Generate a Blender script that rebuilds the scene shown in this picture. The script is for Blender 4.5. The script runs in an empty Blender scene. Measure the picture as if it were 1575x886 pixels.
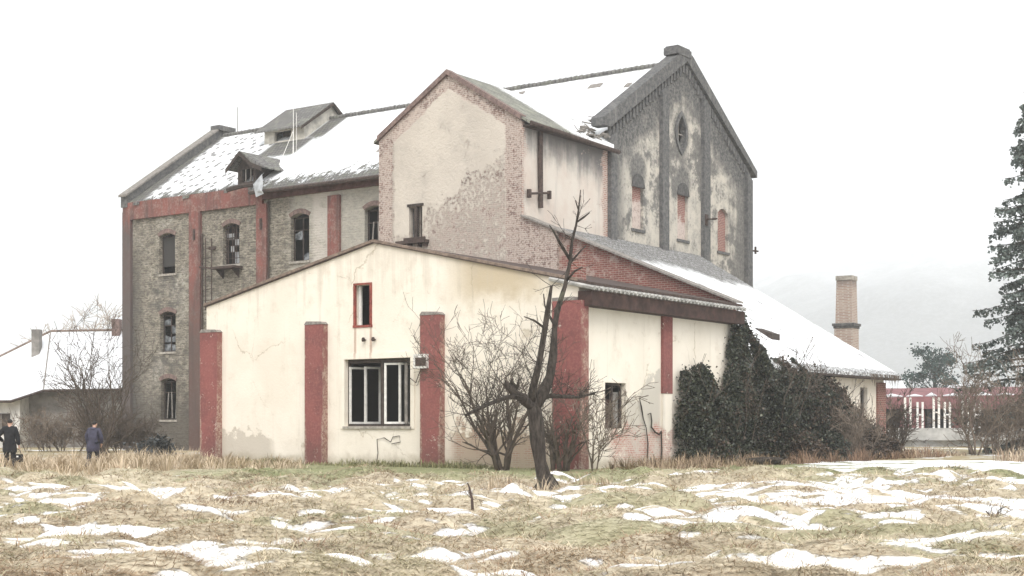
import bpy, bmesh, math, random
import numpy as np
from mathutils import Vector, Matrix
from mathutils.geometry import tessellate_polygon

R = math.radians
rnd = random.Random(7)
rng = np.random.default_rng(11)
scene = bpy.context.scene
COL = scene.collection

# ------------------------------------------------------------------ camera, sky, sun, exposure
CAM_H = 1.6
cam_d = bpy.data.cameras.new('camera')
cam_d.sensor_width = 36.0
cam_d.lens = 2260 / 1575 * 36.0
cam_d.shift_y = (655 - 443) / 1575
cam_d.clip_start = 0.1
cam_d.clip_end = 5000
cam = bpy.data.objects.new('camera', cam_d)
COL.objects.link(cam)
cam.location = (0, 0, CAM_H)
cam.rotation_euler = (R(90), 0, 0)
scene.camera = cam

SUN_EL, SUN_AZ = 48, 172            # azimuth clockwise from +Y: behind the camera
world = bpy.data.worlds.new('World')
scene.world = world
world.use_nodes = True
wn = world.node_tree
wn.nodes.clear()
sky = wn.nodes.new('ShaderNodeTexSky')
sky.sky_type = 'NISHITA'
sky.sun_disc = False
sky.sun_elevation = R(SUN_EL)
sky.sun_rotation = R(SUN_AZ)
sky.dust_density = 6.0
sky.air_density = 1.0
hsv = wn.nodes.new('ShaderNodeHueSaturation')
hsv.inputs['Saturation'].default_value = 0.12     # overcast: hardly any blue left
bg = wn.nodes.new('ShaderNodeBackground')
bg.inputs['Strength'].default_value = 0.15
wo = wn.nodes.new('ShaderNodeOutputWorld')
wn.links.new(sky.outputs[0], hsv.inputs['Color'])
veil = wn.nodes.new('ShaderNodeMix')               # even cloud cover over the clear sky
veil.data_type = 'RGBA'
veil.inputs[0].default_value = 0.75
veil.inputs[7].default_value = (5.9, 6.05, 6.2, 1)
wn.links.new(hsv.outputs[0], veil.inputs[6])
wn.links.new(veil.outputs[2], bg.inputs['Color'])
wn.links.new(bg.outputs[0], wo.inputs['Surface'])

sun_d = bpy.data.lights.new('sun', 'SUN')
sun_d.energy = 1.15
sun_d.angle = R(35)
sun_d.color = (1.0, 0.96, 0.9)
sun = bpy.data.objects.new('sun', sun_d)
COL.objects.link(sun)
sdir = Vector((math.sin(R(SUN_AZ)) * math.cos(R(SUN_EL)), math.cos(R(SUN_AZ)) * math.cos(R(SUN_EL)), math.sin(R(SUN_EL))))
sun.rotation_euler = sdir.to_track_quat('Z', 'Y').to_euler()
sun.location = (0, -20, 60)

vs = scene.view_settings
vs.view_transform = 'Standard'
vs.look = 'None'
vs.exposure = 0.75
vs.gamma = 1.0
vs.use_curve_mapping = False
scene.cycles.use_denoising = True
scene.cycles.max_bounces = 6
scene.cycles.diffuse_bounces = 3
scene.cycles.glossy_bounces = 2
scene.cycles.transparent_max_bounces = 6
scene.cycles.volume_bounces = 1
scene.cycles.use_adaptive_sampling = True

# ------------------------------------------------------------------ the mill's own axes: a along the front, b into the depth
TH = R(-35.3)
A = Vector((math.cos(TH), math.sin(TH), 0))
B = Vector((-math.sin(TH), math.cos(TH), 0))
C0 = Vector((2.45, 54.0, 0))        # near corner of the cream annex


def W(a, b, z=0):
    return C0 + A * a + B * b + Vector((0, 0, z))


# ------------------------------------------------------------------ noise for geometry
def _hash(ix, iy, seed):
    h = (ix * 374761393 + iy * 668265263 + seed * 1442695041) & 0xFFFFFFFF
    h = ((h ^ (h >> 13)) * 1274126177) & 0xFFFFFFFF
    return ((h ^ (h >> 16)) & 0xFFFF) / 65535.0


def vnoise(x, y, seed=0):
    x = np.asarray(x, float); y = np.asarray(y, float)
    ix = np.floor(x).astype(np.int64); iy = np.floor(y).astype(np.int64)
    fx = x - ix; fy = y - iy
    fx = fx * fx * (3 - 2 * fx); fy = fy * fy * (3 - 2 * fy)
    a = _hash(ix, iy, seed); b = _hash(ix + 1, iy, seed)
    c = _hash(ix, iy + 1, seed); d = _hash(ix + 1, iy + 1, seed)
    return (a * (1 - fx) + b * fx) * (1 - fy) + (c * (1 - fx) + d * fx) * fy


def fbm(x, y, seed=0, oct=4):
    s = 0; amp = .5
    for k in range(oct):
        s = s + amp * vnoise(x, y, seed + k * 17)
        x = x * 2.03 + 5.1; y = y * 2.03 + 1.7; amp *= .5
    return s / (1 - .5 ** oct)


def sstep(e0, e1, x):
    t = np.clip((x - e0) / (e1 - e0), 0, 1)
    return t * t * (3 - 2 * t)


# ------------------------------------------------------------------ shader expressions
class S:
    def __init__(s, nb, o): s.nb, s.o = nb, o
    def __add__(s, x): return s.nb.m('ADD', s, x)
    __radd__ = __add__
    def __sub__(s, x): return s.nb.m('SUBTRACT', s, x)
    def __rsub__(s, x): return s.nb.m('SUBTRACT', x, s)
    def __mul__(s, x): return s.nb.m('MULTIPLY', s, x)
    __rmul__ = __mul__
    def __truediv__(s, x): return s.nb.m('DIVIDE', s, x)


class NB:
    def __init__(s, name):
        s.mat = bpy.data.materials.new(name)
        s.mat.use_nodes = True
        s.nt = s.mat.node_tree
        s.nt.nodes.clear()
        g = s.n('ShaderNodeNewGeometry')
        s.P = S(s, g.outputs['Position'])
        d = s.n('ShaderNodeVectorMath', operation='SUBTRACT')
        s.inp(d.inputs[0], s.P); d.inputs[1].default_value = C0
        rel = S(s, d.outputs[0])
        s.a = s.dot(rel, A); s.b = s.dot(rel, B)
        s.z = s.dot(rel, (0, 0, 1))
        s.L = s.vec(s.a, s.b, s.z)
        s.wall = s.vec(s.a + s.b, s.z, 0)     # unrolled wall coordinates (metres)

    def n(s, t, **k):
        x = s.nt.nodes.new(t)
        for a_, v in k.items(): setattr(x, a_, v)
        return x

    def inp(s, sock, v):
        if isinstance(v, S): s.nt.links.new(v.o, sock)
        elif isinstance(v, (tuple, list)) and len(v) == 3 and sock.type == 'RGBA': sock.default_value = (*v, 1)
        else: sock.default_value = v

    def m(s, op, x, y=0.0, clamp=False):
        k = s.n('ShaderNodeMath', operation=op, use_clamp=clamp)
        s.inp(k.inputs[0], x); s.inp(k.inputs[1], y)
        return S(s, k.outputs[0])

    def dot(s, v, w):
        k = s.n('ShaderNodeVectorMath', operation='DOT_PRODUCT')
        s.inp(k.inputs[0], v); k.inputs[1].default_value = w
        return S(s, k.outputs['Value'])

    def vec(s, x, y, z):
        k = s.n('ShaderNodeCombineXYZ')
        for i, v in enumerate((x, y, z)): s.inp(k.inputs[i], v)
        return S(s, k.outputs[0])

    def noise(s, v, scale, detail=4, rough=.6, dist=0.0):
        k = s.n('ShaderNodeTexNoise')
        s.inp(k.inputs['Vector'], v)
        for nm, x in (('Scale', scale), ('Detail', detail), ('Roughness', rough), ('Distortion', dist)): k.inputs[nm].default_value = x
        return S(s, k.outputs[0])

    def voro(s, v, scale, feature='DISTANCE_TO_EDGE'):
        k = s.n('ShaderNodeTexVoronoi', feature=feature)
        s.inp(k.inputs['Vector'], v); k.inputs['Scale'].default_value = scale
        return S(s, k.outputs['Distance'])

    def ss(s, x, e0, e1):
        k = s.n('ShaderNodeMapRange', interpolation_type='SMOOTHSTEP')
        s.inp(k.inputs[0], x); s.inp(k.inputs[1], e0); s.inp(k.inputs[2], e1)
        k.inputs[3].default_value = 0; k.inputs[4].default_value = 1
        return S(s, k.outputs[0])

    def band(s, x, lo, hi, soft):        # 1 inside lo..hi
        return s.ss(x, lo - soft, lo + soft) * (1 - s.ss(x, hi - soft, hi + soft))

    def mx(s, x, y): return s.m('MAXIMUM', x, y)
    def mn(s, x, y): return s.m('MINIMUM', x, y)
    def ab(s, x): return s.m('ABSOLUTE', x)

    def mix(s, f, c1, c2):
        k = s.n('ShaderNodeMix', data_type='RGBA')
        s.inp(k.inputs[0], f); s.inp(k.inputs[6], c1); s.inp(k.inputs[7], c2)
        return S(s, k.outputs[2])

    def scale(s, c, f):                  # colour times number
        k = s.n('ShaderNodeVectorMath', operation='SCALE')
        s.inp(k.inputs[0], c); s.inp(k.inputs['Scale'], f)
        return S(s, k.outputs[0])

    def brick(s, v, c1, c2, mortar, w=.27, h=.085, ms=.014):
        k = s.n('ShaderNodeTexBrick')
        s.inp(k.inputs['Vector'], v)
        s.inp(k.inputs['Color1'], c1); s.inp(k.inputs['Color2'], c2); s.inp(k.inputs['Mortar'], mortar)
        k.inputs['Scale'].default_value = 1
        k.inputs['Mortar Size'].default_value = ms
        k.inputs['Mortar Smooth'].default_value = .3
        k.inputs['Brick Width'].default_value = w
        k.inputs['Row Height'].default_value = h
        return S(s, k.outputs['Color']), S(s, k.outputs['Fac'])

    def attr(s, name):
        k = s.n('ShaderNodeAttribute', attribute_name=name)
        sep = s.n('ShaderNodeSeparateColor')
        s.nt.links.new(k.outputs['Color'], sep.inputs[0])
        return S(s, k.outputs['Color']), [S(s, sep.outputs[i]) for i in range(3)]

    def done(s, color, rough=.9, height=None, bump=.02, strength=.6, metal=0.0, spec=.3, transl=None):
        p = s.n('ShaderNodeBsdfPrincipled')
        s.inp(p.inputs['Base Color'], color)
        s.inp(p.inputs['Roughness'], rough)
        p.inputs['Metallic'].default_value = metal
        p.inputs['Specular IOR Level'].default_value = spec
        if height is not None:
            bn = s.n('ShaderNodeBump')
            bn.inputs['Distance'].default_value = bump
            bn.inputs['Strength'].default_value = strength
            s.inp(bn.inputs['Height'], height)
            s.nt.links.new(bn.outputs[0], p.inputs['Normal'])
        o = s.n('ShaderNodeOutputMaterial')
        s.nt.links.new(p.outputs[0], o.inputs['Surface'])
        return s.mat


M = {}


def plain(name, c, rough=.85, var=.25, scale=3.0, metal=0.0, spec=.3):
    n = NB(name)
    f = n.noise(n.P, scale, 5, .65)
    col = n.mix(n.ss(f, .3, .7), tuple(x * (1 - var) for x in c), tuple(min(1, x * (1 + var)) for x in c))
    M[name] = n.done(col, rough, f, .02, .5, metal, spec)


def make_materials():
    RED1, RED2 = (.30, .085, .07), (.20, .06, .052)
    # cream render of the annex ------------------------------------------------
    n = NB('cream_render')
    big = n.noise(n.L, .35, 5, .6); mid = n.noise(n.L, 1.3, 6, .65); fine = n.noise(n.L, 9, 5, .7)
    col = n.mix(n.ss(big, .35, .7), (.81, .745, .65), (.73, .665, .57))
    col = n.mix(n.ss(mid, .5, .7) * .3, col, (.60, .52, .42))
    col = n.mix(n.ss(fine * .5 + mid * .5, .58, .64) * .25, col, (.46, .40, .33))
    # damp ochre stain under the roof towards the corner, and others along the verge
    st = n.band(n.a, -5.6, -1.6, 1.1) * n.ss(n.z + mid * 1.6, 6.6, 7.9) * (1 - n.ss(n.b, .3, .5))
    col = n.mix(st * .85, col, (.47, .38, .25))
    st = n.ss(n.z + n.ab(n.a + 9.85) * .21 + mid * 1.4, 9.0, 9.75)
    col = n.mix(st * .18, col, (.55, .46, .36))
    # vertical runs of rain dirt
    run = n.noise(n.vec(n.a + n.b, n.z * .06, 0), 2.6, 5, .65)
    col = n.mix(n.ss(run, .55, .72) * .3, col, (.52, .46, .38))
    col = n.mix(n.ss(run * .7 + mid * .3 + (n.z - 4.5) * .045, .60, .72) * .3, col, (.48, .42, .34))
    rust = n.mx(n.band(n.a, -10.95, -10.83, .03), n.band(n.a, -10.1, -9.98, .03)) * n.band(n.z, 4.4, 5.75, .35) * (1 - n.ss(n.b, .3, .5))
    col = n.mix(rust * .6, col, (.34, .17, .11))
    # bare patches: grey scratch coat, then brick
    lowf = mid * 1.5 + fine * .35
    p1 = n.band(n.a, -18.9, -15.6, .3) * n.ss(lowf - n.z * .55 - n.ab(n.a + 17.3) * .18, .02, .16) * (1 - n.ss(n.b, .3, .5))
    p2 = n.band(n.a, -5.9, -1.3, .4) * n.ss(lowf - n.z * .42, .2, .34) * (1 - n.ss(n.b, .3, .5))
    p3 = n.ss(n.a, -.12, -.05) * n.band(n.b, 3.3, 6.15, .25) * n.ss(lowf + n.b * .35 - n.z * .6, .62, .78)
    col = n.mix(p1 * .8, col, (.50, .45, .38))
    brk, bf = n.brick(n.wall, (.33, .20, .15), (.42, .28, .21), (.45, .40, .33))
    brr, bf2 = n.brick(n.wall, (.40, .13, .10), (.50, .33, .28), (.55, .48, .42))
    col = n.mix(p2, col, n.mix(n.ss(mid, .45, .6), (.42, .33, .25), brk))
    col = n.mix(p3, col, (.52, .48, .42))
    p4 = n.ss(n.a, -.12, -.05) * n.band(n.b, 2.2, 7.2, .5) * n.ss(lowf - n.z * .55, .02, .2)
    col = n.mix(p4 * n.ss(fine * .55 + mid * .45, .42, .5), col, n.mix(n.ss(fine, .5, .6), brr, (.58, .50, .44)))
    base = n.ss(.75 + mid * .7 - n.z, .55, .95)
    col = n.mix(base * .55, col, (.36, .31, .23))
    # hair cracks
    cr = n.voro(n.vec(n.a * .8 + n.b * .8 + big * 1.8, n.z * .55 + mid * .8, 0), .5)
    crack = (1 - n.ss(cr, .0, .012)) * n.ss(big, .48, .6)
    col = n.mix(crack * .55, col, (.36, .29, .2))
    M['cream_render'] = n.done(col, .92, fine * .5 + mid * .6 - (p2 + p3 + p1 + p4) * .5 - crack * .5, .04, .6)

    # tower front: plaster with the brick showing at quoins, gable rim and lower right ---
    n = NB('tower_front')
    big = n.noise(n.L, .4, 5, .6); mid = n.noise(n.L, 1.2, 6, .68); fine = n.noise(n.L, 7, 6, .72)
    bwarp = n.wall + 0 if False else n.wall
    brk, bf = n.brick(bwarp, (.28, .18, .15), (.25, .19, .165), (.46, .40, .355), .3, .1, .022)
    brk = n.mix(n.ss(mid * .4 + fine * .6, .44, .56) * .8, brk, (.55, .46, .40))
    brk = n.mix(n.ss(1 - fine * .6 - mid * .4, .52, .6) * .7, brk, (.15, .085, .07))
    plas = n.mix(n.ss(big, .35, .68), (.60, .54, .465), (.53, .475, .41))
    plas = n.mix(n.ss(mid, .46, .7) * .45, plas, (.43, .39, .34))
    wob = (mid - .5) * 1.1 + (fine - .5) * .5
    q = n.mx(n.ss(n.a + wob * .6, -12.15, -11.95), 1 - n.ss(n.a + wob * .5, -19.15, -18.95))
    rim = n.ss(n.z + n.ab(n.a + 15.5) * .64 + wob * .75, 18.25, 18.4)
    diag = (13.9 - 10.2) / 7.0
    low = n.ss((n.a + 18.2) * diag + 11.6 - n.z + wob * 3.2, -.2, .6)
    low2 = n.ss((n.a + 18.2) * diag * .9 + 11.3 - n.z + wob * 2.4, -.2, 1.6)
    holes = n.ss(mid * .65 + fine * .35, .615, .635) * n.ss(n.z, 12.0, 14)
    spec_ = n.ss(fine, .47, .56) * low
    f = n.mx(n.mx(q, rim), n.mx(holes, n.mx(spec_ * .9, low2 * n.ss(fine * .6 + mid * .4, .4, .55))))
    col = n.mix(f, plas, brk)
    dark = n.ss(fine * .6 + mid * .4, .53, .6) * n.mx(low, q)
    col = n.mix(dark * .75, col, (.15, .10, .085))
    M['tower_front'] = n.done(col, .93, fine * .8 - f * .6, .09, .8)

    # tower side ---------------------------------------------------------------
    n = NB('tower_side')
    big = n.noise(n.L, .4, 5, .6); mid = n.noise(n.L, 1.1, 6, .68); fine = n.noise(n.L, 7, 6, .72)
    brk, bf = n.brick(n.wall, (.36, .17, .13), (.30, .20, .17), (.52, .44, .38), .3, .1, .022)
    plas = n.mix(n.ss(big, .38, .66), (.60, .55, .49), (.55, .47, .41))
    run = n.noise(n.vec(n.b, n.z * .09, 0), 1.6, 5, .65)
    plas = n.mix(n.ss(run, .52, .7) * .55, plas, (.40, .37, .34))
    soot = n.ss(n.z + (mid - .5) * 1.6 + (n.b - 12) * .12 + (run - .5) * 2.6, 14.4, 16.2)
    plas = n.mix(soot * .9, plas, (.13, .125, .125))
    f = n.mx(n.ss(n.b + (mid - .5) * .9, 19.45, 19.7), n.ss(mid * .6 + fine * .4 + (n.b - 16) * .012, .60, .64) * n.ss(n.b, 15, 18))
    f = n.mx(f, n.ss(fine + mid - (n.b - 12.2) * .8, .75, .95) * .9)
    col = n.mix(f, plas, n.mix(n.ss(fine, .42, .68) * .6, brk, (.56, .50, .45)))
    M['tower_side'] = n.done(col, .93, fine * .7 - f * .5, .07, .7)

    # grey mottled facade of the mill -------------------------------------------
    n = NB('grey_masonry')
    big = n.noise(n.L, .28, 5, .62); mid = n.noise(n.vec(n.a + n.b, n.z * 1.5, 0), 1.5, 6, .7); fine = n.noise(n.vec((n.a + n.b) * 3.2, n.z * 8, 0), 1.0, 5, .7)
    brk, bf = n.brick(n.wall, (.28, .245, .195), (.36, .32, .26), (.21, .185, .15), .40, .15, .028)
    col = n.mix(n.ss(fine, .36, .64), n.scale(brk, .45), n.mix(.6, brk, (.50, .455, .37)))
    col = n.mix(n.ss(big, .46, .66) * n.ss(fine, .3, .6) * .7, col, (.44, .41, .35))
    col = n.mix(n.ss(fine * .5 + mid * .5, .5, .58) * .8, col, (.085, .078, .07))
    col = n.mix(n.ss(fine * .6 + big * .4, .57, .66) * .7, col, (.62, .59, .53))
    # whitened bay next to the tower, and the smooth strip near it
    wb = n.band(n.a, -33.9, -20, .5) * n.ss(big + (n.a + 36) * .01, .42, .6)
    col = n.mix(wb * .5, col, (.55, .52, .46))
    strip = n.band(n.a, -31.9, -30.4, .2) * n.ss(mid, .35, .5)
    col = n.mix(strip * .7, col, (.60, .55, .50))
    # darker towards the foot and the left corner
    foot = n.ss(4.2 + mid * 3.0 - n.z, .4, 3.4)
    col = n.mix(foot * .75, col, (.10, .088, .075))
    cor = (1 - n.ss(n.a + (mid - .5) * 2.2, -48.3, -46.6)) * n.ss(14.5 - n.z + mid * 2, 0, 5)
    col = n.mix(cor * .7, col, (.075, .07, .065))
    under = n.mx(n.mx(n.band(n.z, 10.0, 11.5, .5), n.band(n.z, 5.2, 6.4, .4)), n.band(n.z, 9.1, 9.9, .3)) * n.band(n.a, -46.4, -43.4, .7)
    col = n.mix(under * n.ss(mid, .35, .6) * .6, col, (.10, .095, .09))
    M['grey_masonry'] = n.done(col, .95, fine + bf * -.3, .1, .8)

    # sooty end gable -----------------------------------------------------------
    n = NB('sooty_gable')
    big = n.noise(n.L, .33, 5, .62); mid = n.noise(n.L, 1.2, 6, .7); fine = n.noise(n.L, 6, 6, .75)
    run = n.noise(n.vec(n.b, n.z * .12, 0), 1.1, 5, .65)
    gapz = 22.3 - n.ab(n.b - 28.3) * .63 - n.z          # distance under the coping
    soot = n.ss(3.0 - gapz + (mid - .5) * 3.5 + (run - .5) * 3.0, -.6, 1.4)
    right = n.ss(n.b + (run - .5) * 7 + (mid - .5) * 4, 33.0, 35.2) * .85
    left = (1 - n.ss(n.b + (mid - .5) * 2.6, 20.9, 22.1)) * .9
    pale = n.mix(n.ss(mid, .38, .66), (.53, .49, .425), (.38, .355, .315))
    pale = n.mix(n.ss(fine * .7 + mid * .3, .5, .62) * .6, pale, (.17, .162, .15))
    dk = n.mix(n.ss(fine, .38, .66), (.07, .07, .07), (.20, .192, .18))
    f = n.mx(n.mx(soot, right), left)
    f = n.mx(f, n.ss(big * .55 + mid * .3 + fine * .15, .51, .57) * .85)
    halo = 1 - n.ss(n.m('SQRT', (n.b - 27.9) * (n.b - 27.9) + (n.z - 18.1) * (n.z - 18.1) * .45) + (fine - .5) * .8, .6, 1.2)
    f = n.mx(f, halo)
    for b0 in (23.1, 28.1):
        h = 1 - n.ss(n.m('SQRT', (n.b - b0) * (n.b - b0) * 1.2 + (n.z - 15.4) * (n.z - 15.4)) + (fine - .5) * .8, .7, 1.3)
        f = n.mx(f, h * .9)
    col = n.mix(f, pale, dk)
    brk, bf = n.brick(n.wall, (.36, .15, .11), (.30, .18, .14), (.45, .4, .34))
    col = n.mix(n.ss(fine * .5 + mid * .5 - n.ab(n.b - 20.1) * .35, .5, .56) * (1 - n.ss(n.z, 13, 16)), col, brk)
    M['sooty_gable'] = n.done(col, .95, fine, .08, .7)
    n = NB('sooty_trim')
    fine = n.noise(n.L, 5, 6, .75); run = n.noise(n.vec(n.a + n.b, n.z * .1, 0), 1.5, 5, .6)
    col = n.mix(n.ss(fine, .35, .7), (.075, .075, .076), (.175, .17, .163))
    col = n.mix(n.ss(run, .55, .7) * .5, col, (.27, .26, .245))
    M['sooty_trim'] = n.done(col, .95, fine, .06, .6)

    # red painted pilasters --------------------------------------------------
    n = NB('red_paint')
    big = n.noise(n.L, .7, 5, .6); mid = n.noise(n.L, 2.2, 6, .7); fine = n.noise(n.L, 11, 5, .75)
    col = n.mix(n.ss(big, .3, .7), (.25, .085, .078), (.185, .068, .064))
    col = n.mix(n.ss(fine, .45, .66) * .5, col, (.34, .145, .12))
    col = n.mix(n.ss(mid * .6 + big * .4, .52, .64) * .45, col, (.12, .055, .05))
    de = n.ab(n.a + 19.75)
    for e in (18.66, 13.43, 12.4, 7.24, 6.23, .98, -.3): de = n.mn(de, n.ab(n.a + e))
    chip = n.ss(.05 - de + (fine - .5) * .22 + (mid - .5) * .28 + .1 * (1 - n.ss(n.z, .6, 3.5)), .02, .06)
    col = n.mix(chip * .85, col, n.mix(n.ss(fine, .45, .55), (.42, .31, .25), (.22, .10, .08)))
    flake = n.ss(mid * .55 + fine * .45 - n.z * .03 * (1 - n.ss(n.z, 2.0, 2.2)) + .05 * (1 - n.ss(n.z, 1.6, 2.4)), .60, .63)
    col = n.mix(flake * .9, col, (.58, .49, .42))
    grime = n.ss(1.3 + mid * 1.2 - n.z, .5, 1.6)
    col = n.mix(grime * .35, col, (.13, .075, .065))
    M['red_paint'] = n.done(col, .88, fine * .5 + flake * -.6, .03, .6)
    n = NB('faded_red_paint')
    big = n.noise(n.L, .5, 5, .6); mid = n.noise(n.L, 2.0, 6, .7); fine = n.noise(n.L, 8, 5, .75)
    run = n.noise(n.vec(n.a + n.b, n.z * .1, 0), 2.4, 5, .65)
    col = n.mix(n.ss(big, .3, .7), (.24, .09, .075), (.17, .082, .07))
    col = n.mix(n.ss(fine * .5 + mid * .5, .48, .6) * .7, col, (.30, .205, .175))
    col = n.mix(n.ss(run, .48, .64) * .65, col, (.085, .058, .054))
    col = n.mix(n.ss(10.5 + mid * 4 - n.z, 0, 6) * .8, col, (.105, .08, .07))
    col = n.mix((1 - n.ss(n.a, -48.15, -48.0)) * n.ss(15.6 + (mid - .5) * 3 - n.z, 0, 1.5) * .8, col, (.10, .09, .085))
    M['faded_red_paint'] = n.done(col, .92, fine * .7, .05, .6)

    # red brick of the fire wall ----------------------------------------------
    n = NB('red_brick')
    big = n.noise(n.L, .5, 5, .62); mid = n.noise(n.L, 1.6, 6, .7); fine = n.noise(n.L, 7, 6, .75)
    brk, bf = n.brick(n.wall, (.28, .105, .085), (.20, .08, .067), (.34, .25, .21), .3, .1, .018)
    col = n.mix(n.ss(fine, .5, .7) * .6, brk, (.17, .07, .055))
    col = n.mix(n.ss(mid * .6 + fine * .4 - (n.a + 8) * .018, .47, .56) * .8, col, (.46, .365, .315))
    M['red_brick'] = n.done(col, .93, fine - bf * .5, .06, .7)
    n = NB('stack_brick')
    mid = n.noise(n.P, 1.6, 6, .7); fine = n.noise(n.P, 6, 6, .75)
    px = n.dot(n.P, (1, 0.8, 0))
    brk, bf = n.brick(n.vec(px, n.z, 0), (.42, .31, .25), (.33, .22, .18), (.50, .45, .40), .32, .11, .025)
    col = n.mix(n.ss(mid, .45, .65) * .6, brk, (.48, .41, .36))
    col = n.mix(n.ss(fine, .55, .7) * .6, col, (.22, .14, .11))
    col = n.mix(n.ss(n.z + mid, 11.2, 12.0) * .6, col, (.10, .09, .085))
    M['stack_brick'] = n.done(col, .93, fine - bf * .4, .06, .7)
    n = NB('niche_brick')
    mid = n.noise(n.L, 1.1, 5, .7); fine = n.noise(n.L, 6, 6, .75)
    brk, bf = n.brick(n.wall, (.30, .125, .10), (.24, .105, .09), (.38, .29, .25), .3, .1, .018)
    col = n.mix(n.ss(13.7 + (mid - .5) * 3.0 - n.z, -.2, .3), brk, (.54, .455, .41))
    col = n.mix(n.ss(n.b + (mid - .5), 31, 32), col, brk)
    col = n.mix(n.ss(fine, .5, .64) * .6, col, (.2, .12, .1))
    M['niche_brick'] = n.done(col, .93, fine - bf * .4, .05, .7)

    # roofs: snow over tiles ----------------------------------------------------
    n = NB('snowy_tiles')
    big = n.noise(n.L, .3, 5, .62); mid = n.noise(n.L, 1.4, 6, .7); fine = n.noise(n.L, 8, 6, .75)
    tile, tf = n.brick(n.vec(n.a, n.b * 1.2, 0), (.12, .115, .11), (.18, .17, .16), (.055, .055, .055), .3, .36, .03)
    tile = n.mix(n.ss(mid, .45, .7) * .6, tile, (.16, .17, .12))
    # left bay: every other tile shows as a dark dash
    vk = n.n('ShaderNodeTexVoronoi', feature='F1', voronoi_dimensions='2D')
    n.inp(vk.inputs['Vector'], n.vec(n.a * 1.25 + n.b * .35, n.b * 1.3, 0)); vk.inputs['Scale'].default_value = 1.0; vk.inputs['Randomness'].default_value = .85
    vd = S(n, vk.outputs['Distance'])
    dash = (1 - n.ss(vd + (fine - .5) * .25 + (mid - .5) * .3, .17, .30)) * (1 - n.ss(n.a + (big - .5) * 3, -38.6, -37.2)) * .85
    slide = n.noise(n.vec(n.a * 2.4, n.b * .4, 0), 1.0, 5, .7)
    bare = n.ss(mid * .3 + fine * .3 + slide * .4 + (21.2 - n.b) * .09 * (1 - n.ss(n.b, 20.5, 22.0)), .56, .61)
    left = 1 - n.ss(n.a + (n.b - 20) * .12 + (mid - .5) * 1.8, -47.4, -46.6)       # melted strip by the parapet
    lane = n.band(n.a, -40.8, -37.0, .35) * n.ss(n.b + (mid - .5) * 1.2, 23.2, 24.0) * (1 - n.ss(n.b, 25.6, 26.2))
    lane = n.mx(lane, n.band(n.a, -38.0 , -36.3 , .25) * n.ss(n.b + (mid - .5) * 2, 25.0, 26.0))
    gap = n.mx(n.mx(dash, bare), n.mx(left, lane))
    gap = n.mx(gap, n.ss(n.b + (mid - .5) * .35, 28.02, 28.1) * .9)
    snow = 1 - n.mn(gap, 1.0)
    col = n.mix(snow, tile, n.mix(n.ss(big, .4, .7), (.90, .91, .92), (.80, .82, .84)))
    M['snowy_tiles'] = n.done(col, n.mix(snow, (.9, .9, .9), (.6, .6, .6)), snow * .8 + fine * .25 - tf * .2, .06, .7)
    n = NB('lean_to_snow')
    big = n.noise(n.L, .35, 5, .62); mid = n.noise(n.L, 1.3, 6, .7); fine = n.noise(n.L, 8, 6, .75)
    tile, tf = n.brick(n.vec(n.b, n.a * 1.2, 0), (.13, .125, .12), (.19, .18, .17), (.06, .06, .06), .3, .36, .03)
    tile = n.mix(n.ss(fine, .4, .7) * .5, tile, (.30, .30, .295))
    lowline = n.a + (mid - .5) * 1.6 + (big - .5) * 2.4 + (fine - .5) * .5
    top = 1 - n.ss(lowline - (n.b - 20) * .12, -9.4, -8.2)
    slide = n.noise(n.vec(n.a * .35, n.b * 2.4, 0), 1.0, 5, .7)
    rnd_ = n.mx(n.ss(mid * .5 + fine * .5, .565, .63), n.ss(slide * .6 + mid * .4, .545, .61) * .8)
    eave = n.ss(n.a + (mid - .5) * .7, .1, .4) * n.ss(fine, .42, .55)
    dust = n.ss(fine, .48, .6)
    snow = 1 - n.mn(n.mx(n.mx(top * (1 - dust * .3), rnd_), eave), 1.0)
    col = n.mix(snow, tile, n.mix(n.ss(big, .4, .7), (.91, .92, .93), (.82, .84, .86)))
    M['lean_to_snow'] = n.done(col, .75, snow * .8 + fine * .2, .06, .7)
    n = NB('bare_tiles')
    mid = n.noise(n.L, 1.3, 6, .7); fine = n.noise(n.L, 8, 6, .75)
    tile, tf = n.brick(n.vec(n.a, n.b * 1.2, 0), (.135, .13, .125), (.21, .2, .19), (.06, .058, .055), .28, .33, .03)
    col = n.mix(n.ss(mid, .45, .68) * .6, tile, (.22, .225, .18))
    col = n.mix(n.ss(fine * .6 + mid * .4, .6, .66) * .8, col, (.75, .76, .77))
    M['bare_tiles'] = n.done(col, .92, fine * .6 - tf * .5, .05, .7)
    n = NB('mossy_tiles')
    mid = n.noise(n.L, 1.3, 6, .7); fine = n.noise(n.L, 8, 6, .75)
    tile, tf = n.brick(n.vec(n.b, n.a * 1.2, 0), (.19, .19, .165), (.27, .265, .23), (.075, .072, .07), .28, .33, .03)
    col = n.mix(n.ss(mid, .42, .68) * .7, tile, (.30, .31, .24))
    sn = n.ss(n.b + (mid - .5) * 2.6, 15.6, 17.0) * n.ss(fine * .4 + mid * .6, .36, .46)
    col = n.mix(n.mx(sn, n.ss(fine * .5 + mid * .5, .62, .66)), col, (.88, .89, .9))
    M['mossy_tiles'] = n.done(col, .92, fine * .6 - tf * .5 + sn * .6, .06, .7)
    n = NB('old_snow')
    big = n.noise(n.P, .3, 5, .62); fine = n.noise(n.P, 3.5, 6, .72)
    col = n.mix(n.ss(big, .4, .7), (.74, .75, .77), (.62, .64, .67))
    col = n.mix(n.ss(fine * .55 + big * .35 + n.ss(n.z, 7.6, 9.0) * .08, .53, .62) * .6, col, (.30, .27, .25))
    M['old_snow'] = n.done(col, .7, fine, .05, .5)

    # ground --------------------------------------------------------------------
    n = NB('field_ground')
    colr, (r, g, bl) = n.attr('mask')
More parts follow.
